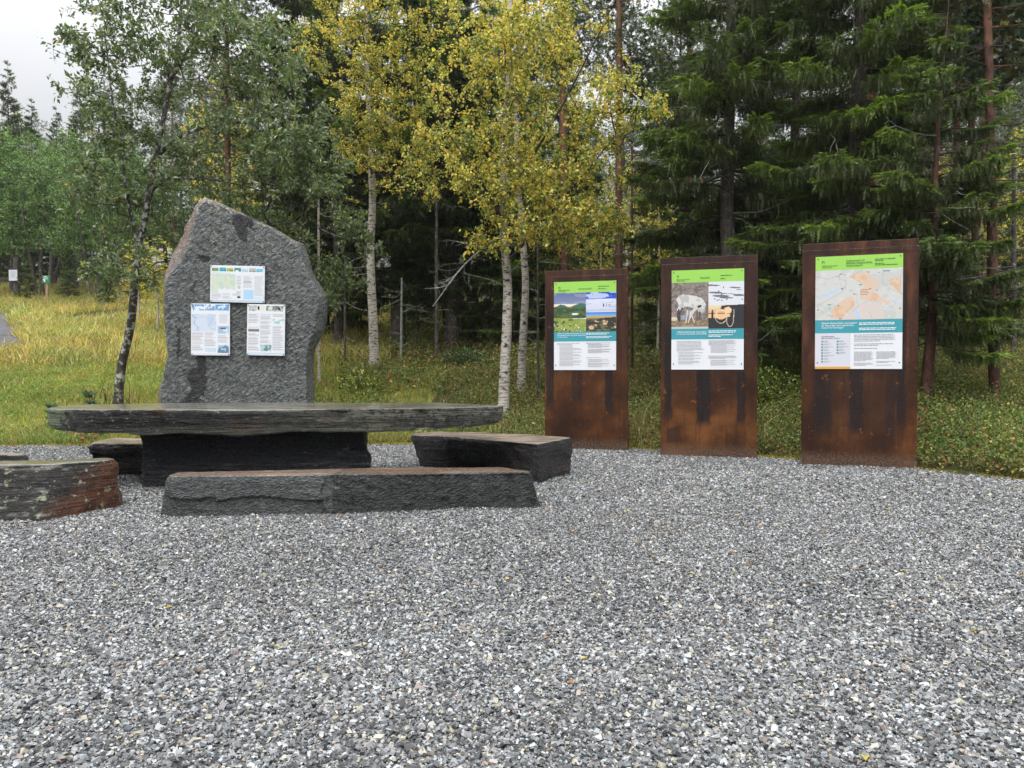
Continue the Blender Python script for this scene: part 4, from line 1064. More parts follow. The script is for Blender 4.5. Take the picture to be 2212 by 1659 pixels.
broadleaf(wt, [blob(370, 90, 13.6, 215, 130, 1.5, 5), blob(250, 190, 13.4, 120, 130, 1.2, 2.0), blob(170, 130, 13.4, 60, 60, .6, .35), blob(560, 160, 13.4, 130, 150, 1.3, 3.0), blob(420, 330, 13.4, 190, 120, 1.2, 3.2), blob(640, 300, 13.2, 110, 120, 1.1, 2.2),
               blob(230, 420, 13.3, 70, 110, .9, 1.7), blob(270, 590, 13.2, 75, 60, .7, 1.2), blob(690, 380, 13.4, 70, 90, .9, 1.2), blob(560, 450, 13.6, 150, 70, .9, 1.7), blob(420, 540, 14.0, 120, 90, .7, 1.6), blob(715, 520, 14.4, 85, 95, .8, 1.7), blob(740, 620, 14.6, 60, 50, .6, .7), blob(350, -60, 13.6, 260, 110, 1.3, 2.5)],
          680, WILLOW, tuple(trunk_w[0]), 'leafy_tree', 'leaning green leafy tree with lichen spotted black and white trunk left of the standing stone', 'tree', bark='willowbark', limbr=.010, up=.2)

# yellow birches
def bt(L): 
    q = [at(*p) for p in L]; q[0][2] = float(gz(q[0][0], q[0][1])) - .1; return q
tb = bt([(1085, 905, 13.2), (1092, 760, 13.2), (1096, 640, 13.2), (1090, 520, 13.2), (1088, 380, 13.2), (1096, 200, 13.2), (1102, 40, 13.2), (1108, -150, 13.3)])
lb = [([at(1102, 560, 13.1), at(1180, 470, 12.8), at(1260, 380, 12.5), at(1330, 290, 12.3)], .030, .010), ([at(1098, 420, 13.1), at(1180, 290, 12.8), at(1250, 160, 12.6), at(1300, 60, 12.5)], .030, .010),
      ([at(1090, 480, 13.1), at(1030, 380, 12.9), at(960, 270, 12.8), at(930, 180, 12.8)], .026, .009), ([at(1095, 300, 13.1), at(1020, 160, 12.9), at(960, 20, 12.8)], .026, .009)]
birchB = broadleaf([(tb, .108, .03)] + lb, [blob(1060, 120, 13.1, 150, 160, 1.2, 4), blob(1000, 330, 12.9, 120, 120, 1.0, 2.8), blob(1100, 430, 12.8, 120, 80, .9, 1.8), blob(1230, 350, 12.6, 120, 120, 1.0, 2.6), blob(1330, 230, 12.3, 90, 110, .9, 2.3),
                    blob(1400, 240, 12.2, 45, 50, .5, .5), blob(1200, 120, 12.8, 130, 140, 1.0, 2.4), blob(1280, 470, 12.6, 90, 60, .7, 1.1), blob(1090, -60, 13.2, 190, 110, 1.1, 2), blob(1150, 500, 12.7, 100, 45, .7, 1.0), blob(1030, 530, 12.8, 35, 40, .4, .35), blob(1095, 200, 12.4, 80, 200, .4, 2.2)],
          500, BIRCH, tuple(tb[0]), 'birch_tree', 'nearest white birch with yellow leaves rising behind the right end of the table', 'tree', 'yellow leaved birches behind the table', limbr=.010)
tc = bt([(1126, 842, 15.2), (1129, 740, 15.2), (1134, 640, 15.2), (1132, 540, 15.2), (1120, 400, 15.2), (1115, 200, 15.3), (1118, 0, 15.4), (1120, -160, 15.5)])
broadleaf([(tc, .092, .03)], [blob(1120, 90, 15.3, 130, 130, 1.2, 2), blob(1130, 330, 15.2, 110, 120, 1.0, 1.6), blob(1200, 480, 15, 80, 60, .8, .8), blob(1120, -80, 15.3, 150, 110, 1.1, 1.2)],
          170, BIRCH, tuple(tc[0]), 'birch_tree', 'white birch trunk just right of and behind the nearest birch', 'tree', 'yellow leaved birches behind the table', limbr=.010)
ta = bt([(808, 800, 17.2), (806, 700, 17.2), (800, 560, 17.2), (804, 440, 17.2), (802, 330, 17.2), (795, 200, 17.2), (790, 60, 17.2), (795, -120, 17.3)])
broadleaf([(ta, .118, .035)], [blob(800, 60, 17, 130, 160, 1.5, 4), blob(780, 260, 16.8, 90, 100, 1.1, 2.0), blob(880, 220, 16.8, 110, 140, 1.2, 3), blob(900, 380, 16.6, 80, 80, 1.0, 1.6), blob(900, 20, 17, 120, 120, 1.2, 2), blob(680, 100, 17.2, 60, 130, 1.0, 1.1), blob(800, 370, 16.6, 60, 50, .8, .6), blob(830, -90, 17, 200, 100, 1.3, 2), blob(800, 130, 16.2, 80, 190, .4, 3.0), blob(800, 300, 16.3, 60, 60, .4, 1.2)],
          470, BIRCH, tuple(ta[0]), 'birch_tree', 'white birch with yellow leaves between the standing stone and the nearest birch', 'tree', 'yellow leaved birches behind the table', limbr=.011)

# ------------------------------------------------------------------ bare lichen covered boughs
def bough(T, a, b, r0, n, depth=2, curl=.25):
    a = np.array(a, float); b = np.array(b, float); L = np.linalg.norm(b - a)
    mid = (a + b) / 2 + R.normal(0, .08 * L, 3)
    S = spline([a, mid, b], 9); T.add(S, np.linspace(r0, max(r0 * .3, .0018), 9))
    if depth <= 0: return
    for i in range(n):
        t = R.uniform(.25, .95); p = S[int(t * 8)]
        d = (b - a) / L * .6 + rdir(1)[0] * .75; d /= np.linalg.norm(d)
        bough(T, p, p + d * L * R.uniform(.15, .42) * (1.1 - t * .5), max(r0 * .45, .002), max(1, n - 2), depth - 1)
T = Tubes(5)
bough(T, at(1086, 505, 13.1), at(935, 662, 12.7), .022, 9, 2)
bough(T, at(1092, 620, 13.1), at(1000, 590, 12.8), .009, 4, 1)
bough(T, at(1100, 590, 13.1), at(1160, 540, 12.9), .009, 4, 1)
T.make('bare_branch', M['lichen'], birchB, tb[0])

# ------------------------------------------------------------------ conifers
def sprigs(P, D, Up, L, W, col, n=7):
    """flat saw-toothed needle sprays"""
    D = D / (np.linalg.norm(D, axis=1, keepdims=True) + 1e-9)
    S = np.cross(D, Up); S /= np.linalg.norm(S, axis=1, keepdims=True) + 1e-9
    N = np.cross(S, D)
    m = len(P); t = np.linspace(0, 1, n + 1)
    prof = np.sin(np.pi * (t[1:] * .80 + .16)) * .9 + .1
    ax = P[:, None] + D[:, None] * (L[:, None] * t[None])[..., None] - np.array([0, 0, 1.0]) * (.10 * L[:, None] * t[None] ** 2)[..., None]   # (m,n+1,3)
    jw = R.uniform(.7, 1.2, (m, n, 1))
    tipL = ax[:, 1:] + (D[:, None] * (W * .55)[:, None, None] + S[:, None] * W[:, None, None]) * prof[None, :, None] * jw + N[:, None] * (R.normal(0, .25, (m, n, 1)) * W[:, None, None])
    tipR = ax[:, 1:] + (D[:, None] * (W * .55)[:, None, None] - S[:, None] * W[:, None, None]) * prof[None, :, None] * jw + N[:, None] * (R.normal(0, .25, (m, n, 1)) * W[:, None, None])
    V = np.concatenate([ax, tipL, tipR], 1).reshape(-1, 3)
    k = 3 * n + 1; b = (np.arange(m) * k)[:, None]; i = np.arange(n)[None]
    F1 = np.stack([(b + i).ravel(), (b + i + 1).ravel(), (b + n + 1 + i).ravel()], 1)
    F2 = np.stack([(b + i + 1).ravel(), (b + i).ravel(), (b + 2 * n + 1 + i).ravel()], 1)
    Fc = np.concatenate([F1, F2]); c = np.repeat(col, n, 0)
    return V, Fc, np.concatenate([c, c])

def spruce(name, origin, hgt, rbase, z0, label, cat='tree', bark='sprucebark', group=None, dens=1.0, r0=.15, n=5, droop=1.0, bright=.5, dead=.3, W=.024, prof=None, tint=1.0, lean=(0, 0), bot=.55):
    origin = np.array(origin, float)
    root = empty(name, tuple(origin), label, cat, group)
    tr = Tubes(9); zz = np.linspace(-.15, hgt, 16)
    P = np.stack([zz * lean[0] + .03 * np.sin(zz * 1.3), zz * lean[1], zz], 1); tr.add(P, np.maximum(r0 * (1 - zz / hgt * .97), .008)); tr.make('trunk', M[bark], root, (0, 0, 0))
    lim = Tubes(4); ld = Tubes(4)
    PP, DD, UU, LL, CC = [], [], [], [], []
    z = z0
    while z < hgt - .15:
        fr = (z - z0) / (hgt - z0)
        Lb = rbase * ((1 - fr) ** .75 * (bot + (1 - bot) * min(1, fr / .18))) if prof is None else prof(z)
        nb = int(R.integers(4, 7) * (1 if Lb > .5 else .8))
        for k in range(nb):
            az = R.uniform(0, 2 * PI); L = Lb * R.uniform(.55, 1.12)
            if R.random() < .12: continue
            d = np.array([math.cos(az), math.sin(az), 0]); zb = z + R.uniform(-.12, .12)
            base = np.array([zb * lean[0], zb * lean[1], zb])
            t = np.linspace(0, 1, 8)
            sag = -(.32 * droop) * L * (t ** 1.3) * (1 - fr * .7) + .20 * L * t ** 3 + fr * .35 * L * t
            S = base + d * (L * t)[:, None] + np.array([0, 0, 1.0]) * sag[:, None] + np.cumsum(R.normal(0, .018 * L, (8, 3)), 0)
            if R.random() < dead * (1 - fr) ** 2:
                ld.add(S, np.linspace(.010, .003, 8))
                for q in range(5):
                    i = R.integers(2, 8); e = S[i] + (d * .4 + rdir(1)[0] * .6 + np.array([0, 0, -.3])) * L * .25; ld.add(np.array([S[i], (S[i] + e) / 2 + R.normal(0, .02, 3), e]), [.005, .004, .002])
                continue
            lim.add(S, np.linspace(.006 + .008 * L, .003, 8))
            fresh = R.random() < bright
            bc = np.array([.070, .115, .030]) * math.exp(R.normal(0, .22)) * tint
            tc_ = np.array([.19, .28, .048]) * math.exp(R.normal(0, .2)) * tint
            old = np.array([.075, .088, .034]) * math.exp(R.normal(0, .2)) * tint
            m = int(190 * L * dens) + 10
            tt_ = R.uniform(.12, 1, m) ** .8
            ci = tt_ * 7; i0 = ci.astype(int).clip(0, 6); p = S[i0] + (S[i0 + 1] - S[i0]) * (ci - i0)[:, None]
            sg = R.choice([-1, 1], m); side = np.cross(d, [0, 0, 1.0])
            ll = (.10 + .30 * L * (1 - tt_) * .9 + .06) * R.uniform(.5, 1.1, m)
            # lateral branchlets carry sprays; hanging combs drop from them
            off = (side[None] * sg[:, None] + d * .7) ; off /= np.linalg.norm(off, axis=1, keepdims=True)
            q = p + off * (ll * R.uniform(0, 1.0, m))[:, None] + np.array([0, 0, -.05])
            hang = R.random(m) < (.62 - .42 * tt_)
            D = np.where(hang[:, None], np.array([0, 0, -1.0]) + R.normal(0, .22, (m, 3)) + d * .12, off * .9 + d * .45 + np.array([0, 0, -.12]) + R.normal(0, .22, (m, 3)))
            U = np.where(hang[:, None], rdir(m), np.array([0, 0, 1.0]) + R.normal(0, .3, (m, 3)))
            Lh = np.where(hang, R.uniform(.08, .26, m) * min(1, .5 + L * .4), R.uniform(.07, .17, m) * min(1.2, .5 + L * .5))
            mix = (tt_ ** 1.5 * (1.0 if fresh else .30)) * np.where(hang, .45, 1)
            cc = np.where(hang[:, None], old * (1 - .4 * (R.random((m, 1)))) + .0, bc) * (1 - mix[:, None]) + tc_ * mix[:, None]
            cc = cc * np.exp(R.normal(0, .2, (m, 1)))
            PP.append(q); DD.append(D); UU.append(U); LL.append(Lh); CC.append(cc)
        z += .20 + .05 * R.random() if hgt > 5 else .14
    if lim.V: lim.make('limbs', M['twig'], root, (0, 0, 0))
    if ld.V: ld.make('dead_branches', M['lichen'], root, (0, 0, 0))
    PP = np.concatenate(PP); L_ = np.concatenate(LL)
    V, Fc, c = sprigs(PP, np.concatenate(DD), np.concatenate(UU), L_, np.full(len(PP), W) * R.uniform(.8, 1.3, len(PP)), np.concatenate(CC), n)
    mk('crown', V, Fc, M['needle'], root, col=c.clip(.004, .6))
    return root

def gp(px, d, dz=0):  # ground point below photo column px at depth d
    x = (px - 1106) / F * d
    return (x, d, float(gz(x, d)) + dz)

spruce('spruce_tree', gp(1572, 13.6), 12.5, 2.45, .9, 'tall dark spruce with drooping branches behind the middle steel sign', group='big spruces behind the steel signs', dens=1.6, r0=.16, bright=.4, dead=.22, droop=1.25)
spruce('spruce_tree', gp(1850, 12.4), 12.8, 2.15, .85, 'tall spruce with fresh green branch tips behind the largest steel sign', group='big spruces behind the steel signs', dens=1.65, r0=.17, bright=.75, dead=.18, droop=1.25)
spruce('spruce_tree', gp(1715, 16.5), 12.5, 2.2, .8, 'shaded spruce standing in the gap between the two nearest spruces', group='big spruces behind the steel signs', dens=.9, r0=.14, bright=.2, dead=.3, tint=.8)
spruce('spruce_tree', gp(1998, 10.9), 5.8, 1.5, 1.0, 'leaning spruce with dark reddish trunk just right of the largest sign', group='big spruces behind the steel signs', dens=1.9, r0=.085, bright=.6, dead=.15, bot=.85, lean=(.055, .02), bark='pinebark')
# dark spruces between the birches
spruce('spruce_tree', gp(858, 20.5), 12.5, 2.6, 1.6, 'dark spruce with thick grey trunk right of the slender birch', group='dark spruces in the shade behind the birches', dens=.8, r0=.21, bright=.1, dead=.35, W=.04, tint=.75)
spruce('spruce_tree', gp(975, 20.5), 12.5, 2.7, 1.7, 'dark spruce with low sweeping boughs midway between two birches', group='dark spruces in the shade behind the birches', dens=.85, r0=.20, bright=.25, dead=.4, W=.04, tint=.8)
spruce('spruce_tree', gp(730, 20.0), 11, 2.5, 1.0, 'dark spruce standing just right of the standing stone', group='dark spruces in the shade behind the birches', dens=.9, r0=.13, bright=.15, dead=.3, W=.04, tint=.75)
spruce('spruce_tree', gp(640, 22), 14.5, 2.6, 1.6, 'tall spruce rising behind the leafy tree above the standing stone', group='dark spruces in the shade behind the birches', dens=.7, r0=.18, bright=.1, dead=.3, W=.045, tint=.8)

def pine(name, pts, r0, r1, label, cat='tree', group=None, orange_from=.5, crown=(), nd=14, ncl=90, tint=1.0, bark='pinebark', leafW=.05, deadL=1.3):
    pts = [np.array(p, float) for p in pts]; o = pts[0].copy(); pts[0][2] -= .15
    root = empty(name, tuple(o), label, cat, group)
    S = spline(pts, 26); rr = np.linspace(r0, r1, 26); rr[0] *= 1.25
    k = int(26 * orange_from)
    a = Tubes(10); a.add(S[:k + 1] - o, rr[:k + 1]); a.make('trunk', M[bark], root, (0, 0, 0))
    if k < 25: b = Tubes(10); b.add(S[k:] - o, rr[k:]); b.make('upper_trunk', M['pineorange'], root, (0, 0, 0))
    T = Tubes(4)
    for i in range(nd):
        j = R.integers(4, 24); p = S[j]; az = R.uniform(0, 2 * PI); L = R.uniform(.4, 1) * deadL
        bough(T, p, p + np.array([math.cos(az), math.sin(az), R.uniform(-.35, .25)]) * L, .011, 5, 2)
    T.V = [v - o for v in T.V]; T.make('dead_branches', M['twig'], root, (0, 0, 0))
    if crown:
        PP = []; L2 = Tubes(4)
        for (c, rad, w) in crown:
            n = int(ncl * w); u = rdir(n) * R.random((n, 1)) ** .4; q = np.array(c) + u * np.array(rad)
            for t in q[::3]:
                j = int(np.argmin(np.linalg.norm(S - t, axis=1) + np.maximum(0, S[:, 2] - t[2]))); L2.add(spline([S[j] - o, (S[j] + t) / 2 - o + R.normal(0, .1, 3), t - o], 6), np.linspace(.016, .004, 6))
            PP.append(q)
        L2.make('limbs', M['pineorange' if orange_from < .9 else 'twig'], root, (0, 0, 0))
        q = np.concatenate(PP); n = len(q); per = 26
        K = np.repeat(np.arange(n), per); m = len(K)
        P = q[K] + R.normal(0, .16, (m, 3)); D = rdir(m, .35)
        col = palette(m, [(.055, .085, .045), (.085, .12, .06), (.12, .15, .07), (.30, .24, .07)], (5, 4, 2, .5)) * tint
        V, Fc, c = sprigs(P, D, rdir(m), R.uniform(.08, .17, m), np.full(m, leafW), col, 4)
        mk('crown', V - o, Fc, M['needle'], root, col=c.clip(.004, .6))
    return root

def gpz(px, d): return np.array(gp(px, d))
pine('pine_tree', [gpz(2150, 11.4), at(2146, 700, 11.4), at(2143, 500, 11.4), at(2140, 300, 11.4), at(2135, 100, 11.4), at(2128, -150, 11.4)], .082, .05,
     'pine with reddish bark near the right edge of the photo', group='red barked pines in the forest', orange_from=.75, nd=44, crown=[(at(2170, 60, 12), (1.0, .9, .9), 1.2), (at(2100, -60, 12), (1.2, 1, .7), 1)], deadL=1.7)
pine('pine_tree', [gpz(1337, 17), at(1337, 600, 17), at(1337, 400, 17), at(1338, 200, 17), at(1338, 0, 17), at(1338, -150, 17)], .095, .06,
     'straight red pine trunk rising above the gap between the two smaller signs', group='red barked pines in the forest', orange_from=.45, nd=24, crown=[(at(1350, 120, 17.5), (1.0, .9, 1.0), .9), (at(1320, -60, 17.5), (1.4, 1, .9), 1)], deadL=1.4)
pine('pine_tree', [gpz(1222, 19), at(1220, 600, 19), at(1218, 400, 19), at(1216, 200, 19), at(1214, 0, 19), at(1213, -150, 19)], .11, .07,
     'red pine trunk glimpsed through the yellow leaves above the smallest sign', group='red barked pines in the forest', orange_from=.35, nd=20, crown=[(at(1230, 60, 19), (1.3, .9, 1.2), 1.0)], deadL=1.4)
pine('pine_tree', [gpz(1885, 16), at(1883, 500, 16), at(1880, 300, 16), at(1876, 100, 16), at(1874, -150, 16)], .15, .11,
     'stout pine with flaking orange bark behind the spruce at the largest sign', group='red barked pines in the forest', orange_from=.3, nd=10, deadL=1.0)
pine('pine_tree', [gpz(2065, 15), at(2066, 600, 15), at(2066, 400, 15), at(2068, 200, 15), at(2070, -100, 15)], .07, .05,
     'thin dark pine trunk between the two right hand pines', group='red barked pines in the forest', orange_from=.6, nd=16, crown=[(at(2110, 60, 15), (1.4, 1, 1.3), 1.5)], deadL=1.3)
pine('pine_tree', [gpz(2105, 14.5), at(2108, 560, 14.5), at(2100, 240, 14.4), at(2150, 195, 13.5), at(2230, 130, 12.5), at(2320, 60, 12)], .07, .05,
     'crooked pine whose thick bare bough slants up to the right edge', group='red barked pines in the forest', orange_from=.95, nd=40, deadL=1.9)
T = None

# thin trunks seen beneath the branches
def pole(px, d, top_y, r, bark, label, name='thin_tree', lean=0, group='thin trunks scattered in the undergrowth'):
    a = gpz(px, d); S = spline([a - [0, 0, .1], at(px + lean * .5, (top_y + 800) / 2, d), at(px + lean, top_y, d)], 14)
    root = empty(name, tuple(a), label, 'tree', group); T = Tubes(7); T.add(S - a, np.linspace(r, r * .6, 14)); T.make('trunk', M[bark], root, (0, 0, 0))
    T = Tubes(4)
    for i in range(12):
        j = R.integers(3, 13); az = R.uniform(0, 2 * PI); L = R.uniform(.3, .9)
        bough(T, S[j] - a, S[j] - a + np.array([math.cos(az), math.sin(az), R.uniform(-.3, .3)]) * L, .007, 4, 1)
    T.make('dead_branches', M['lichen'], root, (0, 0, 0)); return root
pole(690, 15.6, 430, .035, 'birch', 'thin pale birch peeping out at the right shoulder of the standing stone', lean=-2)
pole(1365, 15.5, 300, .035, 'pinebark', 'thin dark trunk right behind the smallest sign')
pole(1162, 14.5, 480, .028, 'sprucebark', 'very thin dark stem between the second birch and the smallest sign')
pole(1633, 19, 500, .10, 'sprucebark', 'grey trunk in the gap between the middle and largest signs')
pole(1690, 16.5, 500, .06, 'sprucebark', 'slim trunk close to the left edge of the largest sign')
pole(2068, 12.8, 560, .05, 'sprucebark', 'slim dark trunk in the gap right of the leaning pine', lean=4)
pole(2190, 14, 300, .05, 'sprucebark', 'slim trunk by the right edge beyond the red pine')
pole(943, 18.5, 400, .05, 'sprucebark', 'slim dark trunk standing before the middle shaded spruce')
pole(866, 18, 600, .035, 'lichen', 'short pale lichen covered stem beside the thick grey trunk', lean=2)
pole(745, 17.5, 560, .03, 'sprucebark', 'slim dark stem right of the standing stone')
pole(1030, 24, 300, .07, 'sprucebark', 'distant trunk left of the nearest birch')

# ------------------------------------------------------------------ the forest behind: copies
PR = []
park = (0, -400, -60)
s1 = spruce('spruce_tree', (0, 0, 0), 11.5, 2.1, .6, 'dark spruce among the forest trees in the background', group='background spruces', dens=.42, r0=.13, n=5, bright=.2, dead=.2, W=.055, tint=.95)
s2 = spruce('spruce_tree', (0, 0, 0), 6.0, 1.5, .25, 'dark spruce among the forest trees in the background', group='background spruces', dens=.5, r0=.07, n=5, bright=.3, dead=.1, W=.05, tint=1.0)
p1 = pine('pine_tree', [(0, 0, 0), (.1, 0, 4), (0, .1, 8), (.1, 0, 12)], .11, .05, 'pine with bare lower trunk among the background forest', group='background pines', orange_from=.4, nd=26, crown=[((.1, 0, 11), (1.7, 1.7, 1.8), 1.6), ((0, 0, 8.5), (1.6, 1.6, 1.3), .9), ((0, 0, 6.5), (1.2, 1.2, .8), .4)], ncl=60, deadL=1.5, leafW=.06)
BG = dict(BIRCH); BG['per'] = 7; BG['len'] = .10; BG['twigs'] = 2
b1 = broadleaf([([(0, 0, 0), (.1, 0, 3), (0, .1, 6), (.1, 0, 9)], .09, .03)], [((0, 0, 6), (1.5, 1.5, 2.6), 3), ((.3, 0, 8.5), (1.2, 1.2, 1.5), 1.2)], 150, BG, (0, 0, 0), 'birch_tree', 'yellowing birch among the background forest', 'tree', 'background birches', limbr=.012)
GR = dict(WILLOW); GR.update(per=7, len=.12, twigs=3, col=col_green, mat='leaf')
g1 = broadleaf([([(0, 0, 0), (.1, 0, 2), (-.2, .1, 4), (.1, 0, 7)], .13, .04), ([(.2, .2, 0), (.6, 0, 2), (.9, .1, 4), (1.2, 0, 6)], .10, .04)], [((0, 0, 5.2), (2.5, 2.3, 2.0), 4), ((.6, 0, 3.2), (2.6, 2.2, 1.0), 2), ((.2, 0, 7.0), (1.6, 1.5, 1.0), 1)], 330, GR, (0, 0, 0), 'leafy_tree', 'bushy green deciduous tree beyond the meadow at the left', 'tree', 'green deciduous trees beyond the meadow', bark='sprucebark', limbr=.014, spread=.42)

used = {}
def put(proto, x, y, rz=None, sc=None, label=None):
    z = float(gz(x, y)) - .05
    rz = R.uniform(0, 2 * PI) if rz is None else rz
    if proto.name not in used:
        used[proto.name] = 1; proto.location = (x, y, z); proto.rotation_euler = (0, 0, rz)
        if sc is not None: proto.scale = (sc[0], sc[0], sc[1]) if isinstance(sc, tuple) else (sc,) * 3
        if label: proto['label'] = label
        return proto
    return copy_tree(proto, (x, y, z), rz, sc, None, label)

def X_(px, d): return (px - 1106) / F * d
# left: green trees beyond the meadow and one spruce above them
for (px, d, s, lb) in ((28, 37, 1.0, None), (95, 35, .82, None), (165, 38, 1.0, None), (215, 34, .80, None), (-60, 36, 1.05, None), (265, 40, .95, None), (330, 42, .9, None), (110, 43, 1.0, None)):
    put(g1, X_(px, d), d, sc=s)
put(s1, X_(25, 47), 47, sc=(1.0, 1.16), label='pointed spruce whose top stands against the sky at the far left')
put(s1, X_(75, 50), 50, sc=(.95, 1.0)); put(s1, X_(180, 48), 48, sc=(1, 1.05)); put(s1, X_(-40, 50), 50, sc=(1, .95)); put(s1, X_(128, 52), 52, sc=(.9, .98))
RG = random.Random(5)
cnt_s = 0
# tall forest
pts = []
def ok(x, y, md):
    for (a, b) in pts:
        if (a - x) ** 2 + (b - y) ** 2 < md * md: return False
    return True
tries = 0
while len(pts) < 86 and tries < 6000:
    tries += 1
    y = RG.uniform(21, 52); x = RG.uniform(-.62, .95) * y
    px = 1106 + x / y * F
    if px < 420 and y < 36: continue
    if px < 330: continue
    if not ok(x, y, 2.6): continue
    # keep a few windows of sky open
    pts.append((x, y))
    q = RG.random()
    win = (1230 < px < 1420) or (740 < px < 900) or (px > 2080)
    if q < .42: put(s2 if (win or RG.random() < .5) else s1, x, y, sc=(RG.uniform(.9, 1.3), RG.uniform(.7, 1.15)))
    elif q < .72 or px > 1480: put(p1, x, y, sc=(RG.uniform(.8, 1.1), RG.uniform(.62, .8) if win else RG.uniform(.8, 1.1)))
    else: put(b1, x, y, sc=(RG.uniform(.8, 1.2), RG.uniform(.6, .8) if win else RG.uniform(.8, 1.1)))
for i in range(52):   # closing row far behind
    y = RG.uniform(54, 64); px = -60 + i * 46 + RG.uniform(-15, 15); put(s1 if i % 3 else p1, X_(px, y), y, sc=(1.35, RG.uniform(.8, 1.1)))
for (px, d, s) in ((1000, 22.5, .5), (1060, 24, .6), (905, 24, .55), (780, 23, .6), (1240, 20, .45), (1420, 18, .5), (1660, 15.0, .42), (1300, 22, .6), (1500, 19, .6), (2090, 17, .5), (2180, 16, .45), (2010, 18, .6), (1940, 17, .6), (230, 31, .35), (150, 33, .4), (300, 33, .4), (60, 33, .35)):
    put(s2, X_(px, d), d, sc=s)

for (px, d, sx, sz) in ((1245, 20, .5, .38), (1300, 19, .45, .42), (1390, 21, .55, .45), (1420, 17.5, .4, .36), (1180, 23, .6, .4), (2110, 18, .5, .42), (2190, 19, .6, .5), (1050, 26, .6, .35), (300, 27, .5, .3), (340, 24, .5, .3), (2060, 22, .6, .5), (700, 24, .5, .3)):
    o = put(b1, X_(px, d), d, sc=(sx, sz), label='low young birch in the undergrowth of the background forest')
# ------------------------------------------------------------------ undergrowth
def veg_points(n, y0, y1, x0f, x1f, mg=.5):
    y = R.uniform(y0, y1, n); x = (R.uniform(0, 1, n)) * ((x1f - x0f) * y + (2.0 if x1f > .5 else 0)) + x0f * y
    return x, y
def clear(x, y):
    k = np.ones(len(x), bool)
    k &= y > edge(x) + .04 + .12 * n2(x, y, 2, 4)
    k &= ~((x > ox - 1.1) & (x < ox + 1.1) & (y > SY - .1) & (y < SY + .55))
    return k
def on_path(x, y):
    # gravel road at the far left plus a bare spot by the green sign
    d = np.abs((x + 15.6) + (y - 22.5) * .55)
    px = 1106 + x / y * F
    return (px + 45 * n2(x, y, 1.2, 77) < 42 - (y - 20) * 1.5) & (y > 20) & (y < 28.5) 
def bare(x, y):
    return np.hypot((x + 15.2 - .25 * (y - 28)) / 1.0, (y - 28.5) / 1.6) < 1

def grass(name, x, y, h, w, cols, wts, label, lean=.45, jit=.2):
    n = len(x); z = gz(x, y)
    P = np.stack([x, y, z - .01], 1); D = np.stack([R.normal(0, lean, n), R.normal(0, lean, n), np.ones(n)], 1); D /= np.linalg.norm(D, axis=1, keepdims=True)
    a = R.uniform(0, PI, n); S = np.stack([np.cos(a), np.sin(a), np.zeros(n)], 1)
    h = h * np.exp(R.normal(0, .35, n)); ww = w * R.uniform(.6, 1.3, n)
    bend = np.stack([R.normal(0, .28, n), R.normal(0, .28, n), -np.abs(R.normal(0, .16, n))], 1)
    m1 = P + D * (h * .55)[:, None]; e = P + (D + bend) * h[:, None]
    V = np.stack([P - S * ww[:, None] * .5, P + S * ww[:, None] * .5, m1 + S * ww[:, None] * .42, m1 - S * ww[:, None] * .42, e], 1).reshape(-1, 3)
    b = np.arange(n) * 5
    Fc = np.concatenate([np.stack([b, b + 1, b + 2, b + 3], 1)]); F3 = np.stack([b + 3, b + 2, b + 4, b + 4], 1)
    # tips as degenerate-free tris: put everything in triangles
    Tt = np.concatenate([np.stack([b, b + 1, b + 2], 1), np.stack([b, b + 2, b + 3], 1), np.stack([b + 3, b + 2, b + 4], 1)])
    t = n2(x, y, .55, 31) * 1.4 + n2(x, y, 2.5, 33) * .8
    base = palette(n, cols, wts, jit); base = base * (1 + .32 * t[:, None]) * np.stack([1 + .25 * n2(x, y, .9, 35), np.ones(n), np.ones(n)], 1)
    return mk(name, V, Tt, M['grass'], col=np.concatenate([base] * 3).clip(.01, .8), label=label, cat='grass', kind='stuff')

YEL = [(.31, .32, .070), (.45, .40, .13), (.22, .28, .055), (.50, .40, .18), (.12, .19, .04), (.26, .17, .10)]
x, y = veg_points(260000, 11.0, 17.5, -.74, -.02); k = clear(x, y); x, y = x[k], y[k]
dn = n2(x, y, .8, 12); k = (x < -1.2 + 1.2 * dn) | ((y < 12.6 + dn) & (x < .6)); x, y = x[k], y[k]
grass('meadow_grass', x, y, .13, .010, YEL, (4, 3, 4, 2, 3, 1), 'yellow green meadow grass on the bank behind the table')
x, y = veg_points(190000, 17.5, 40, -.76, -.16); k = ~on_path(x, y) & ~bare(x, y); k &= R.random(len(x)) < .75; x, y = x[k], y[k]
grass('meadow_grass', x, y, .27, .022, [(.38, .36, .10), (.52, .44, .16), (.24, .29, .065), (.54, .43, .20), (.14, .20, .05), (.28, .19, .12)], (4, 4, 3, 2.5, 2, 1.5), 'taller straw coloured grass farther up the meadow at the left')
x, y = veg_points(60000, 7, 34, -.22, .80); x, y = x[clear(x, y)], y[clear(x, y)]
grass('forest_grass', x, y, .14, .016, [(.18, .20, .06), (.34, .29, .11), (.11, .14, .04), (.30, .20, .09)], (3, 2, 4, 1), 'thin grass growing between the forest trees')

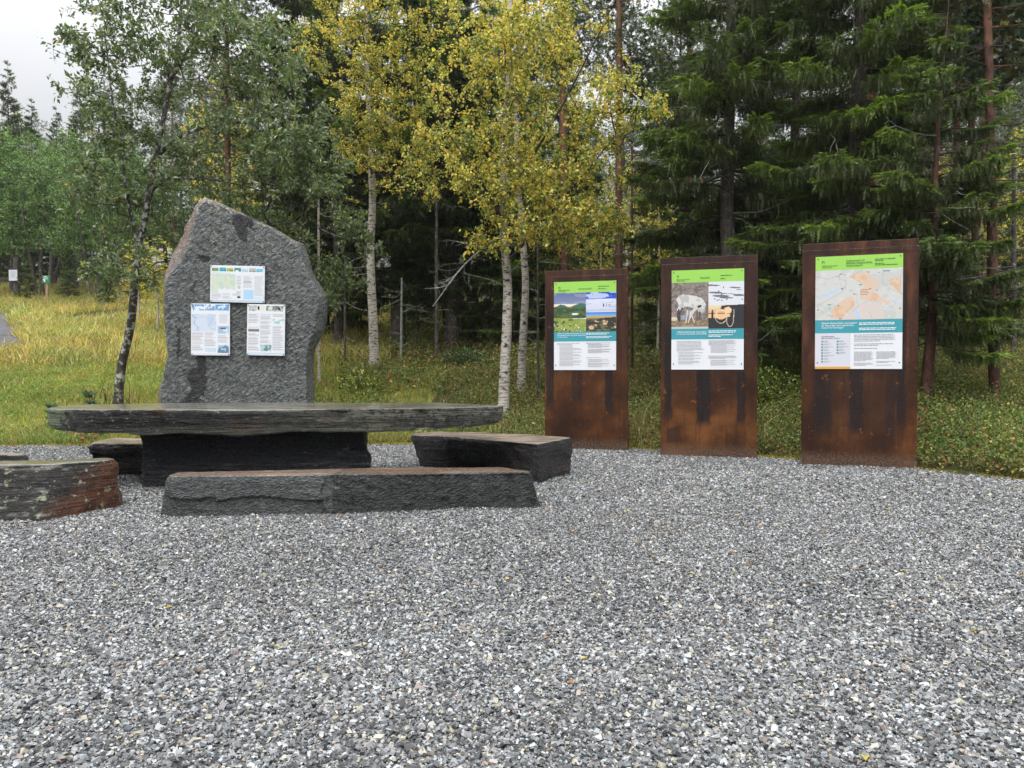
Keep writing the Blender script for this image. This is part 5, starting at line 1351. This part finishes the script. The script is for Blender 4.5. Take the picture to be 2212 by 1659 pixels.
def shrubs(name, x, y, hmax, L, cols, wts, label, cat, per=10, spread=.10, asp=.6, patchy=True):
    """low dwarf shrub carpet: leaves held on short stems"""
    n = len(x); z = gz(x, y); K = np.repeat(np.arange(n), per); m = len(K)
    hh = hmax * R.uniform(.35, 1, n)
    t = R.uniform(.25, 1, m)
    a = R.uniform(0, 2 * PI, m); rr = spread * np.sqrt(R.random(m)) * (.4 + t)
    P = np.stack([x[K] + rr * np.cos(a), y[K] + rr * np.sin(a), z[K] + hh[K] * t], 1)
    D = rdir(m, .2); Nn = rdir(m) * .6 + np.array([0, -.25, 1.0])
    tone = n2(x, y, .7, 41) + .5 * R.normal(0, 1, n)
    col = palette(m, cols, wts, .2) * np.exp(tone[K] * .22)[:, None]
    if patchy:
        q = n2(x, y, .55, 43) + .35 * R.normal(0, 1, n); q2 = n2(x, y, 1.6, 44) + .25 * R.normal(0, 1, n)
        ol = (q > .05)[K][:, None]; rd = (q2 > .42)[K][:, None]
        col = np.where(ol, palette(m, [(.17, .17, .05), (.29, .26, .08), (.11, .12, .04)], (3, 2, 3), .25), col)
        col = np.where(rd, palette(m, [(.24, .10, .05), (.30, .17, .07), (.16, .08, .04), (.12, .17, .04)], (2, 2, 2, 3), .2), col)
    LL = L * np.exp(R.normal(0, .25, m))
    V, Fc, col = leaves_mesh(P, D, Nn, LL, LL * asp, col)
    return mk(name, V, Fc, M['grass'], col=col.clip(.008, .7), label=label, cat=cat, kind='stuff')
BLUE = [(.055, .095, .026), (.095, .155, .034), (.16, .215, .048), (.34, .31, .09), (.30, .11, .06)]
x, y = veg_points(24000, 5.0, 15.0, -.12, .86); k = clear(x, y) & (x > -1.0) & (n2(x, y, 1.3, 45) > -.38); x, y = x[k], y[k]
shrubs('blueberry_shrubs', x, y, .33, .036, BLUE, (4, 5, 4, 1.6, .9), 'low green blueberry shrubs with a few red leaves behind the steel signs', 'shrubs', per=14, spread=.11)
x, y = veg_points(15000, 15, 32, -.22, .80)
shrubs('forest_shrubs', x, y, .34, .065, BLUE, (4, 5, 4, 2, .8), 'green shrub carpet spreading between the trunks of the forest', 'shrubs', per=9, spread=.2)
x, y = veg_points(2600, 11.6, 17, -.34, -.02); k = clear(x, y); x, y = x[k], y[k]; k = n2(x, y, 1.1, 51) > .0; x, y = x[k], y[k]
shrubs('leafy_undergrowth', x, y, .30, .05, [(.07, .13, .03), (.12, .20, .04), (.28, .33, .06), (.22, .12, .05)], (3, 4, 2, 1), 'broad leaved herbs right of the standing stone', 'shrubs', per=10, spread=.14)
x, y = veg_points(9000, 11.3, 24, -.74, -.30); k = clear(x, y) & (n2(x, y, 1.0, 57) > .05); x, y = x[k], y[k]
shrubs('meadow_herbs', x, y, .14, .045, [(.13, .24, .05), (.20, .30, .07), (.30, .36, .12), (.30, .22, .06)], (3, 4, 2, .6), 'patches of low green herbs in the meadow', 'herbs', per=10, spread=.13, patchy=False)
# moss rim along the gravel edge
n = 95000
x = R.uniform(-9.5, 6.5, n); y = edge(x) - .03 + np.abs(R.normal(0, .20, n)) * (.6 + n2(x, x, 1.7, 88)); k = (y > edge(x) - .12 + .22 * n2(x, y, 1.9, 89)) & ((x < .9) | (R.random(len(x)) < .3)); x, y = x[k], y[k]
shrubs('moss', x, y, .03, .020, [(.30, .27, .045), (.40, .32, .06), (.20, .22, .04), (.22, .12, .04)], (4, 3, 3, 1), 'yellow moss creeping over the rim of the gravel', 'moss', per=2, spread=.03, patchy=False)

x, y = R.uniform(-9, 8, 2600), np.zeros(2600); y = edge(x) + np.abs(R.normal(.1, .5, 2600)); k = clear(x, y) & (n2(x, y, 1.4, 93) > -.05); x, y = x[k], y[k]
grass('verge_stalks', x, y, .30, .008, [(.50, .40, .20), (.36, .30, .14), (.20, .24, .07), (.30, .16, .09)], (3, 2, 3, 1), 'tall thin straw stalks standing along the rim of the gravel', lean=.25)
# ------------------------------------------------------------------ road
def mat_road():
    s = NT('road_gravel'); g = s.n('NewGeometry').outputs['Position']
    a = s.noise(g, 9, 6, .75); c = s.ramp(a, [(.35, (.06, .06, .065)), (.65, (.17, .17, .175))])
    s.bsdf(c, .85, s.bump(a, .8, .06), .1); return s.m
M['road'] = mat_road()
ys = np.linspace(18.6, 29.5, 40)
V = []; 
for q in ys:
    pr = 60 - (q - 20) * 1.5
    if q < 20.6: pr -= (20.6 - q) * 60
    if q > 27: pr -= (q - 27) * 18
    xr = (pr - 1106) / F * q
    for t in np.linspace(0, 1, 8): xx = xr - t * 9; V.append((xx, q, float(gz(xx, q)) + .02))
i = np.arange(40 * 8).reshape(40, 8)
mk('road', np.array(V), np.stack([i[:-1, 1:].ravel(), i[:-1, :-1].ravel(), i[1:, :-1].ravel(), i[1:, 1:].ravel()], 1), M['road'], smooth=True, kind='structure')

# ------------------------------------------------------------------ small plants
def fern(px, d, n, L, label, cols, rz=0):
    o = np.array(gp(px, d)); V = []; Fc = []; col = []
    for k in range(n):
        az = rz + k * 2 * PI / n + R.normal(0, .25); d_ = np.array([math.cos(az), math.sin(az), 0]); l = L * R.uniform(.75, 1.1)
        S = np.array([d_ * l * t * .85 + np.array([0, 0, l * (1.05 * t - .75 * t * t)]) for t in np.linspace(0, 1, 14)])
        side = np.cross(d_, [0, 0, 1])
        cc = palette(1, cols, np.ones(len(cols)), .15)[0]
        for i in range(2, 13):
            w = l * .26 * math.sin(PI * (i / 13) ** .8) + .01
            for sg in (-1, 1):
                b = len(V); T_ = S[i + 1 if i < 13 else i] - S[i - 1]; T_ = T_ / np.linalg.norm(T_)
                V += [S[i] - T_ * .012, S[i] + T_ * .012, S[i] + side * sg * w + T_ * w * .35 - np.array([0, 0, w * .2])]; Fc.append((b, b + 1, b + 2)); col.append(cc)
    return mk('fern', np.array(V), np.array(Fc), M['grass'], col=np.array(col).clip(.01, .8), label=label, cat='fern')
def place(o, px, d, dz=0): p = gp(px, d, dz); o.location = p; return o
FY = [(.55, .50, .20), (.45, .44, .12), (.36, .40, .10)]
place(fern(268, 13.0, 7, .55, 'pale yellow fern growing round the foot of the leaning tree', FY), 262, 13.1)
place(fern(330, 12.4, 7, .55, 'yellow green fern tucked against the left side of the standing stone', FY, .4), 322, 12.3)
place(fern(715, 12.6, 6, .5, 'rusty brown fern right of the standing stone', [(.28, .11, .05), (.34, .16, .06)], .8), 712, 13.2)
place(fern(900, 14, 6, .5, 'small green fern below the slender birch', [(.16, .24, .05), (.2, .3, .06)], .1), 780, 14.6)

def sapling(px, d, h, label):
    p = gp(px, d); T = Tubes(5); T.add(np.array([[0, 0, -.05], [.01, 0, h * .5], [0, 0, h]]), [.010, .008, .004])
    o = empty('pine_sapling', p, label, 'sapling'); T.make('stem', M['pineorange'], o, (0, 0, 0))
    m = 300; t = R.random(m) ** .7; P = np.stack([R.normal(0, .02, m), R.normal(0, .02, m), h * (.3 + .72 * t)], 1)
    az = R.uniform(0, 2 * PI, m); gr = (np.sin(t * 22) > -.1)
    P = P[gr]; az = az[gr]; k = len(P); D = np.stack([np.cos(az), np.sin(az), R.uniform(.3, 1.1, k)], 1)
    col = palette(k, [(.07, .14, .09), (.10, .18, .10)], (1, 1), .2)
    V, Fc, c = sprigs(P, D, rdir(k), R.uniform(.07, .14, k), np.full(k, .018), col, 4); mk('needles', V, Fc, M['needle'], o, col=c.clip(.01, .5))
sapling(193, 11.6, .70, 'small blue green pine sapling in the grass behind the left end of the table')
sapling(110, 12.0, .45, 'tiny pine sapling in the meadow near the left edge')

def stalks(px, d, n, h, label):
    p = gp(px, d); T = Tubes(4)
    for i in range(n):
        a = np.array([R.normal(0, .16), R.normal(0, .12), -.03]); e = a + np.array([R.normal(0, .12), R.normal(0, .08), h * R.uniform(.6, 1.15)])
        T.add(spline([a, (a + e) / 2 + R.normal(0, .03, 3), e], 6), np.linspace(.007, .003, 6))
    o = T.make('dry_stalks', M['twig'], None, (0, 0, 0), label=label, cat='shoots'); o.location = p
stalks(235, 13.2, 16, .62, 'brown leafless shoots at the foot of the leaning tree')
stalks(270, 13.0, 12, .55, 'dark thin shoots just right of the leaning trunk base')

def bush(px, d, r, h, cols, label, L=.06, n=900, name='leafy_bush'):
    p = gp(px, d); u = rdir(n) * R.random((n, 1)) ** .4 * np.array([r, r * .7, h * .5]) + np.array([0, 0, h * .5])
    col = palette(n, cols, np.ones(len(cols)), .22); ll = L * np.exp(R.normal(0, .2, n))
    root = empty(name, p, label, 'bush')
    V, Fc, c = leaves_mesh(u, rdir(n), rdir(n) * .6 + np.array([0, 0, 1]), ll, ll * .5, col); mk('leaves', V, Fc, M['leaf'], root, col=c.clip(.01, .8))
    T = Tubes(4)
    for i in range(16): e = u[i * 7]; T.add(spline([np.array([0, 0, -.03]) + R.normal(0, .03, 3), e * .5 + R.normal(0, .03, 3), e], 5), np.linspace(.007, .002, 5))
    T.make('stems', M['twig'], root, (0, 0, 0))
bush(770, 14.8, .55, .55, [(.10, .17, .035), (.22, .28, .05), (.40, .42, .09), (.05, .09, .02)], 'yellow green leafy bush at the foot of the slender birch', .07, 520)
bush(1005, 17.5, .55, .5, [(.03, .07, .02), (.06, .11, .03)], 'round dark green bush in the clearing left of the nearest birch', .05, 1500)
bush(905, 12.3, .30, .28, [(.20, .32, .06), (.28, .38, .08)], 'small bright green plant on the bank behind the table', .055, 260)
bush(185, 11.5, .30, .26, [(.10, .22, .05), (.16, .30, .07), (.5, .12, .08)], 'low green plant with a red leaf at the left end of the table', .09, 160)
bush(1640, 12.4, .7, .7, [(.16, .24, .04), (.28, .32, .05), (.08, .14, .03)], 'yellow green bush in the gap between the middle and largest signs', .045, 2200)
bush(330, 12.6, .25, .35, [(.16, .24, .05), (.3, .33, .08)], 'leafy shoots between the leaning tree and the standing stone', .05, 260)

# fallen leaves on the gravel
n = 150
x = R.uniform(-4, 5, n); y = R.uniform(2.2, 10.5, n); k = (y < edge(x)) & (np.abs(x) < .7 * y); x, y = x[k], y[k]; n = len(x)
V, Fc, c = leaves_mesh(np.stack([x, y, gz(x, y) + .028], 1), rdir(n) * np.array([1, 1, .15]), np.array([[0, 0, 1.0]]) + R.normal(0, .3, (n, 3)), np.full(n, .034), np.full(n, .024), palette(n, [(.50, .34, .10), (.30, .16, .07), (.55, .50, .22)], (1, 1, 1)))
mk('fallen_leaves', V, Fc, M['grass'], col=c.clip(.02, .8), label='scattered yellow and brown birch leaves lying on the gravel', cat='leaves', kind='stuff')

# ------------------------------------------------------------------ little signs at the far left
M['post'] = mat_bark('dark_post', (.03, .026, .024), (.07, .06, .055), (.12, .105, .095), (8, 8, 1.5), la=-.1)
M['wood'] = mat_bark('pale_post', (.20, .13, .07), (.36, .25, .15), (.48, .36, .23), (8, 8, 1.2), la=-.2)
M['paper'] = flatcol('notice_paper', (.62, .64, .70), .4); M['black'] = flatcol('black_frame', (.012, .012, .012), .5); M['sgreen'] = flatcol('sign_green', (.025, .20, .09), .4)
dn_ = 34.0
b = at(36, 640, dn_); g0 = float(gz(b[0], dn_)); k = dn_ / F
root = empty('notice_board', (b[0], dn_, g0), 'white notice in a black frame on a dark post at the wood edge', 'sign')
T = Tubes(8); zt_ = at(36, 585, dn_)[2] - g0; T.add(np.array([[0, 0, -.2], [0, 0, 1.0], [0, 0, zt_ + .6]]), [.15, .13, .12]); T.make('post', M['post'], root, (0, 0, 0))
za, zb_ = at(36, 609, dn_)[2] - g0, at(36, 582, dn_)[2] - g0
V, Fc = boxes([(-12 * k, 10 * k, -.19, -.15, za, zb_)]); mk('frame', V, Fc, M['black'], root)
V, Fc = boxes([(-10 * k, 8 * k, -.20, -.19, za + 1.5 * k, zb_ - 2 * k)]); pp = mk('notice', V, Fc, M['paper'], root)
V, Fc = bars([(-6 * k, 4 * k, zb_ - (7 + i * 2.2) * k, .8 * k) for i in range(6)], -.203, 3); mk('small_print', V, Fc, M['inkgrey'], pp)
dg_ = 32.0; k = dg_ / F
b = at(102, 650, dg_); g0 = float(gz(b[0], dg_))
root = empty('trail_sign', (b[0], dg_, g0), 'small green trail sign with a white arrow on a pale wooden post', 'sign')
za, zb_ = at(102, 612, dg_)[2] - g0, at(102, 595, dg_)[2] - g0
V, Fc = boxes([(-.045, .045, -.03, .03, -.2, zb_ - .05)]); mk('post', V, Fc, M['wood'], root)
V, Fc = boxes([(-9 * k, 7 * k, -.05, -.035, za, zb_)]); pp = mk('sign_plate', V, Fc, M['sgreen'], root)
V = np.array([(-7 * k, -.053, za + 8 * k), (-4.5 * k, -.053, za + 8.5 * k), (-1.5 * k, -.053, za + 3.5 * k), (-3.5 * k, -.053, za + 2.5 * k)]); mk('arrow', V, np.array([[3, 2, 1, 0]]), M['inkwhite'], pp)
V, Fc = bars([(-4.5 * k, 2.5 * k, zb_ - 3.2 * k, 1.2 * k), (-6 * k, 4.5 * k, zb_ - 6 * k, 1.2 * k), (-5 * k, 3 * k, zb_ - 8.6 * k, 1.2 * k)], -.053, 6); mk('small_print', V, Fc, M['inkwhite'], pp)

# ------------------------------------------------------------------ haze, sky, light, camera
HAZE = .00035
if HAZE:
    V, Fc = boxes([(-75, 75, -14, 112, -11, 24)])
    s = NT('haze'); v = s.n('VolumePrincipled', {'Color': (.9, .93, 1, 1), 'Density': HAZE, 'Anisotropy': .2}).outputs[0]; s.t.links.new(v, s.out.inputs[1])
    mk('haze', V, Fc, s.m, kind='stuff', label='thin pale mist hanging in the wood', cat='haze')

w = bpy.data.worlds.new('World'); SC.world = w; w.use_nodes = True; nt = w.node_tree; nt.nodes.clear()
SUN_EL, SUN_AZ = math.radians(52), math.radians(200)
sky = nt.nodes.new('ShaderNodeTexSky'); sky.sky_type = 'NISHITA'; sky.sun_disc = False; sky.sun_elevation = SUN_EL; sky.sun_rotation = SUN_AZ; sky.dust_density = 6; sky.air_density = 1.5; sky.altitude = 300
bg1 = nt.nodes.new('ShaderNodeBackground'); bg1.inputs[1].default_value = .05; nt.links.new(sky.outputs[0], bg1.inputs[0])
tcn = nt.nodes.new('ShaderNodeTexCoord'); sx = nt.nodes.new('ShaderNodeSeparateXYZ'); nt.links.new(tcn.outputs['Generated'], sx.inputs[0])
mr = nt.nodes.new('ShaderNodeMapRange'); mr.inputs[1].default_value = 0; mr.inputs[2].default_value = 1; mr.inputs[3].default_value = .31; mr.inputs[4].default_value = 3.0
pw2 = nt.nodes.new('ShaderNodeMath'); pw2.operation = 'POWER'; pw2.inputs[1].default_value = 1.8; pw2.use_clamp = True; nt.links.new(sx.outputs[2], pw2.inputs[0]); nt.links.new(pw2.outputs[0], mr.inputs[0])
cn = nt.nodes.new('ShaderNodeTexNoise'); cn.inputs['Scale'].default_value = 1.6; cn.inputs['Detail'].default_value = 4; nt.links.new(tcn.outputs['Generated'], cn.inputs[0])
cm = nt.nodes.new('ShaderNodeMapRange'); cm.inputs[3].default_value = .93; cm.inputs[4].default_value = 1.07; nt.links.new(cn.outputs[0], cm.inputs[0])
mm = nt.nodes.new('ShaderNodeMath'); mm.operation = 'MULTIPLY'; nt.links.new(mr.outputs[0], mm.inputs[0]); nt.links.new(cm.outputs[0], mm.inputs[1])
bg2 = nt.nodes.new('ShaderNodeBackground'); bg2.inputs[0].default_value = (.955, .968, 1.0, 1); nt.links.new(mm.outputs[0], bg2.inputs[1])
ad = nt.nodes.new('ShaderNodeMixShader'); ad.inputs[0].default_value = .90; nt.links.new(bg1.outputs[0], ad.inputs[1]); nt.links.new(bg2.outputs[0], ad.inputs[2])
wo = nt.nodes.new('ShaderNodeOutputWorld'); nt.links.new(ad.outputs[0], wo.inputs[0])
ld = bpy.data.lights.new('sun', 'SUN'); ld.energy = 1.0; ld.angle = math.radians(25); ld.color = (1, .97, .93)
lo = bpy.data.objects.new('sun', ld); C.objects.link(lo)
sd = Vector((math.sin(SUN_AZ) * math.cos(SUN_EL), math.cos(SUN_AZ) * math.cos(SUN_EL), math.sin(SUN_EL)))
lo.rotation_euler = (-sd).to_track_quat('-Z', 'Y').to_euler(); lo.location = (0, 0, 30)

cd = bpy.data.cameras.new('camera'); cam = bpy.data.objects.new('camera', cd); C.objects.link(cam)
cam.location = (0, 0, H); cam.rotation_euler = (PI / 2 - PITCH, 0, 0)
cd.sensor_width = 36; cd.sensor_fit = 'HORIZONTAL'; cd.lens = F / 2212 * 36; cd.clip_end = 3000; cd.clip_start = .05
SC.camera = cam
SC.view_settings.view_transform = 'Standard'; SC.view_settings.look = 'None'; SC.view_settings.gamma = 1; SC.view_settings.exposure = 0.65
cy = SC.cycles
cy.max_bounces = 5; cy.diffuse_bounces = 3; cy.glossy_bounces = 2; cy.transmission_bounces = 3; cy.transparent_max_bounces = 4; cy.volume_bounces = 0
cy.use_adaptive_sampling = True; cy.adaptive_threshold = .012; cy.use_denoising = True; cy.caustics_reflective = False; cy.caustics_refractive = False
print('faces', sum(len(o.data.polygons) for o in C.objects if o.type == 'MESH'))
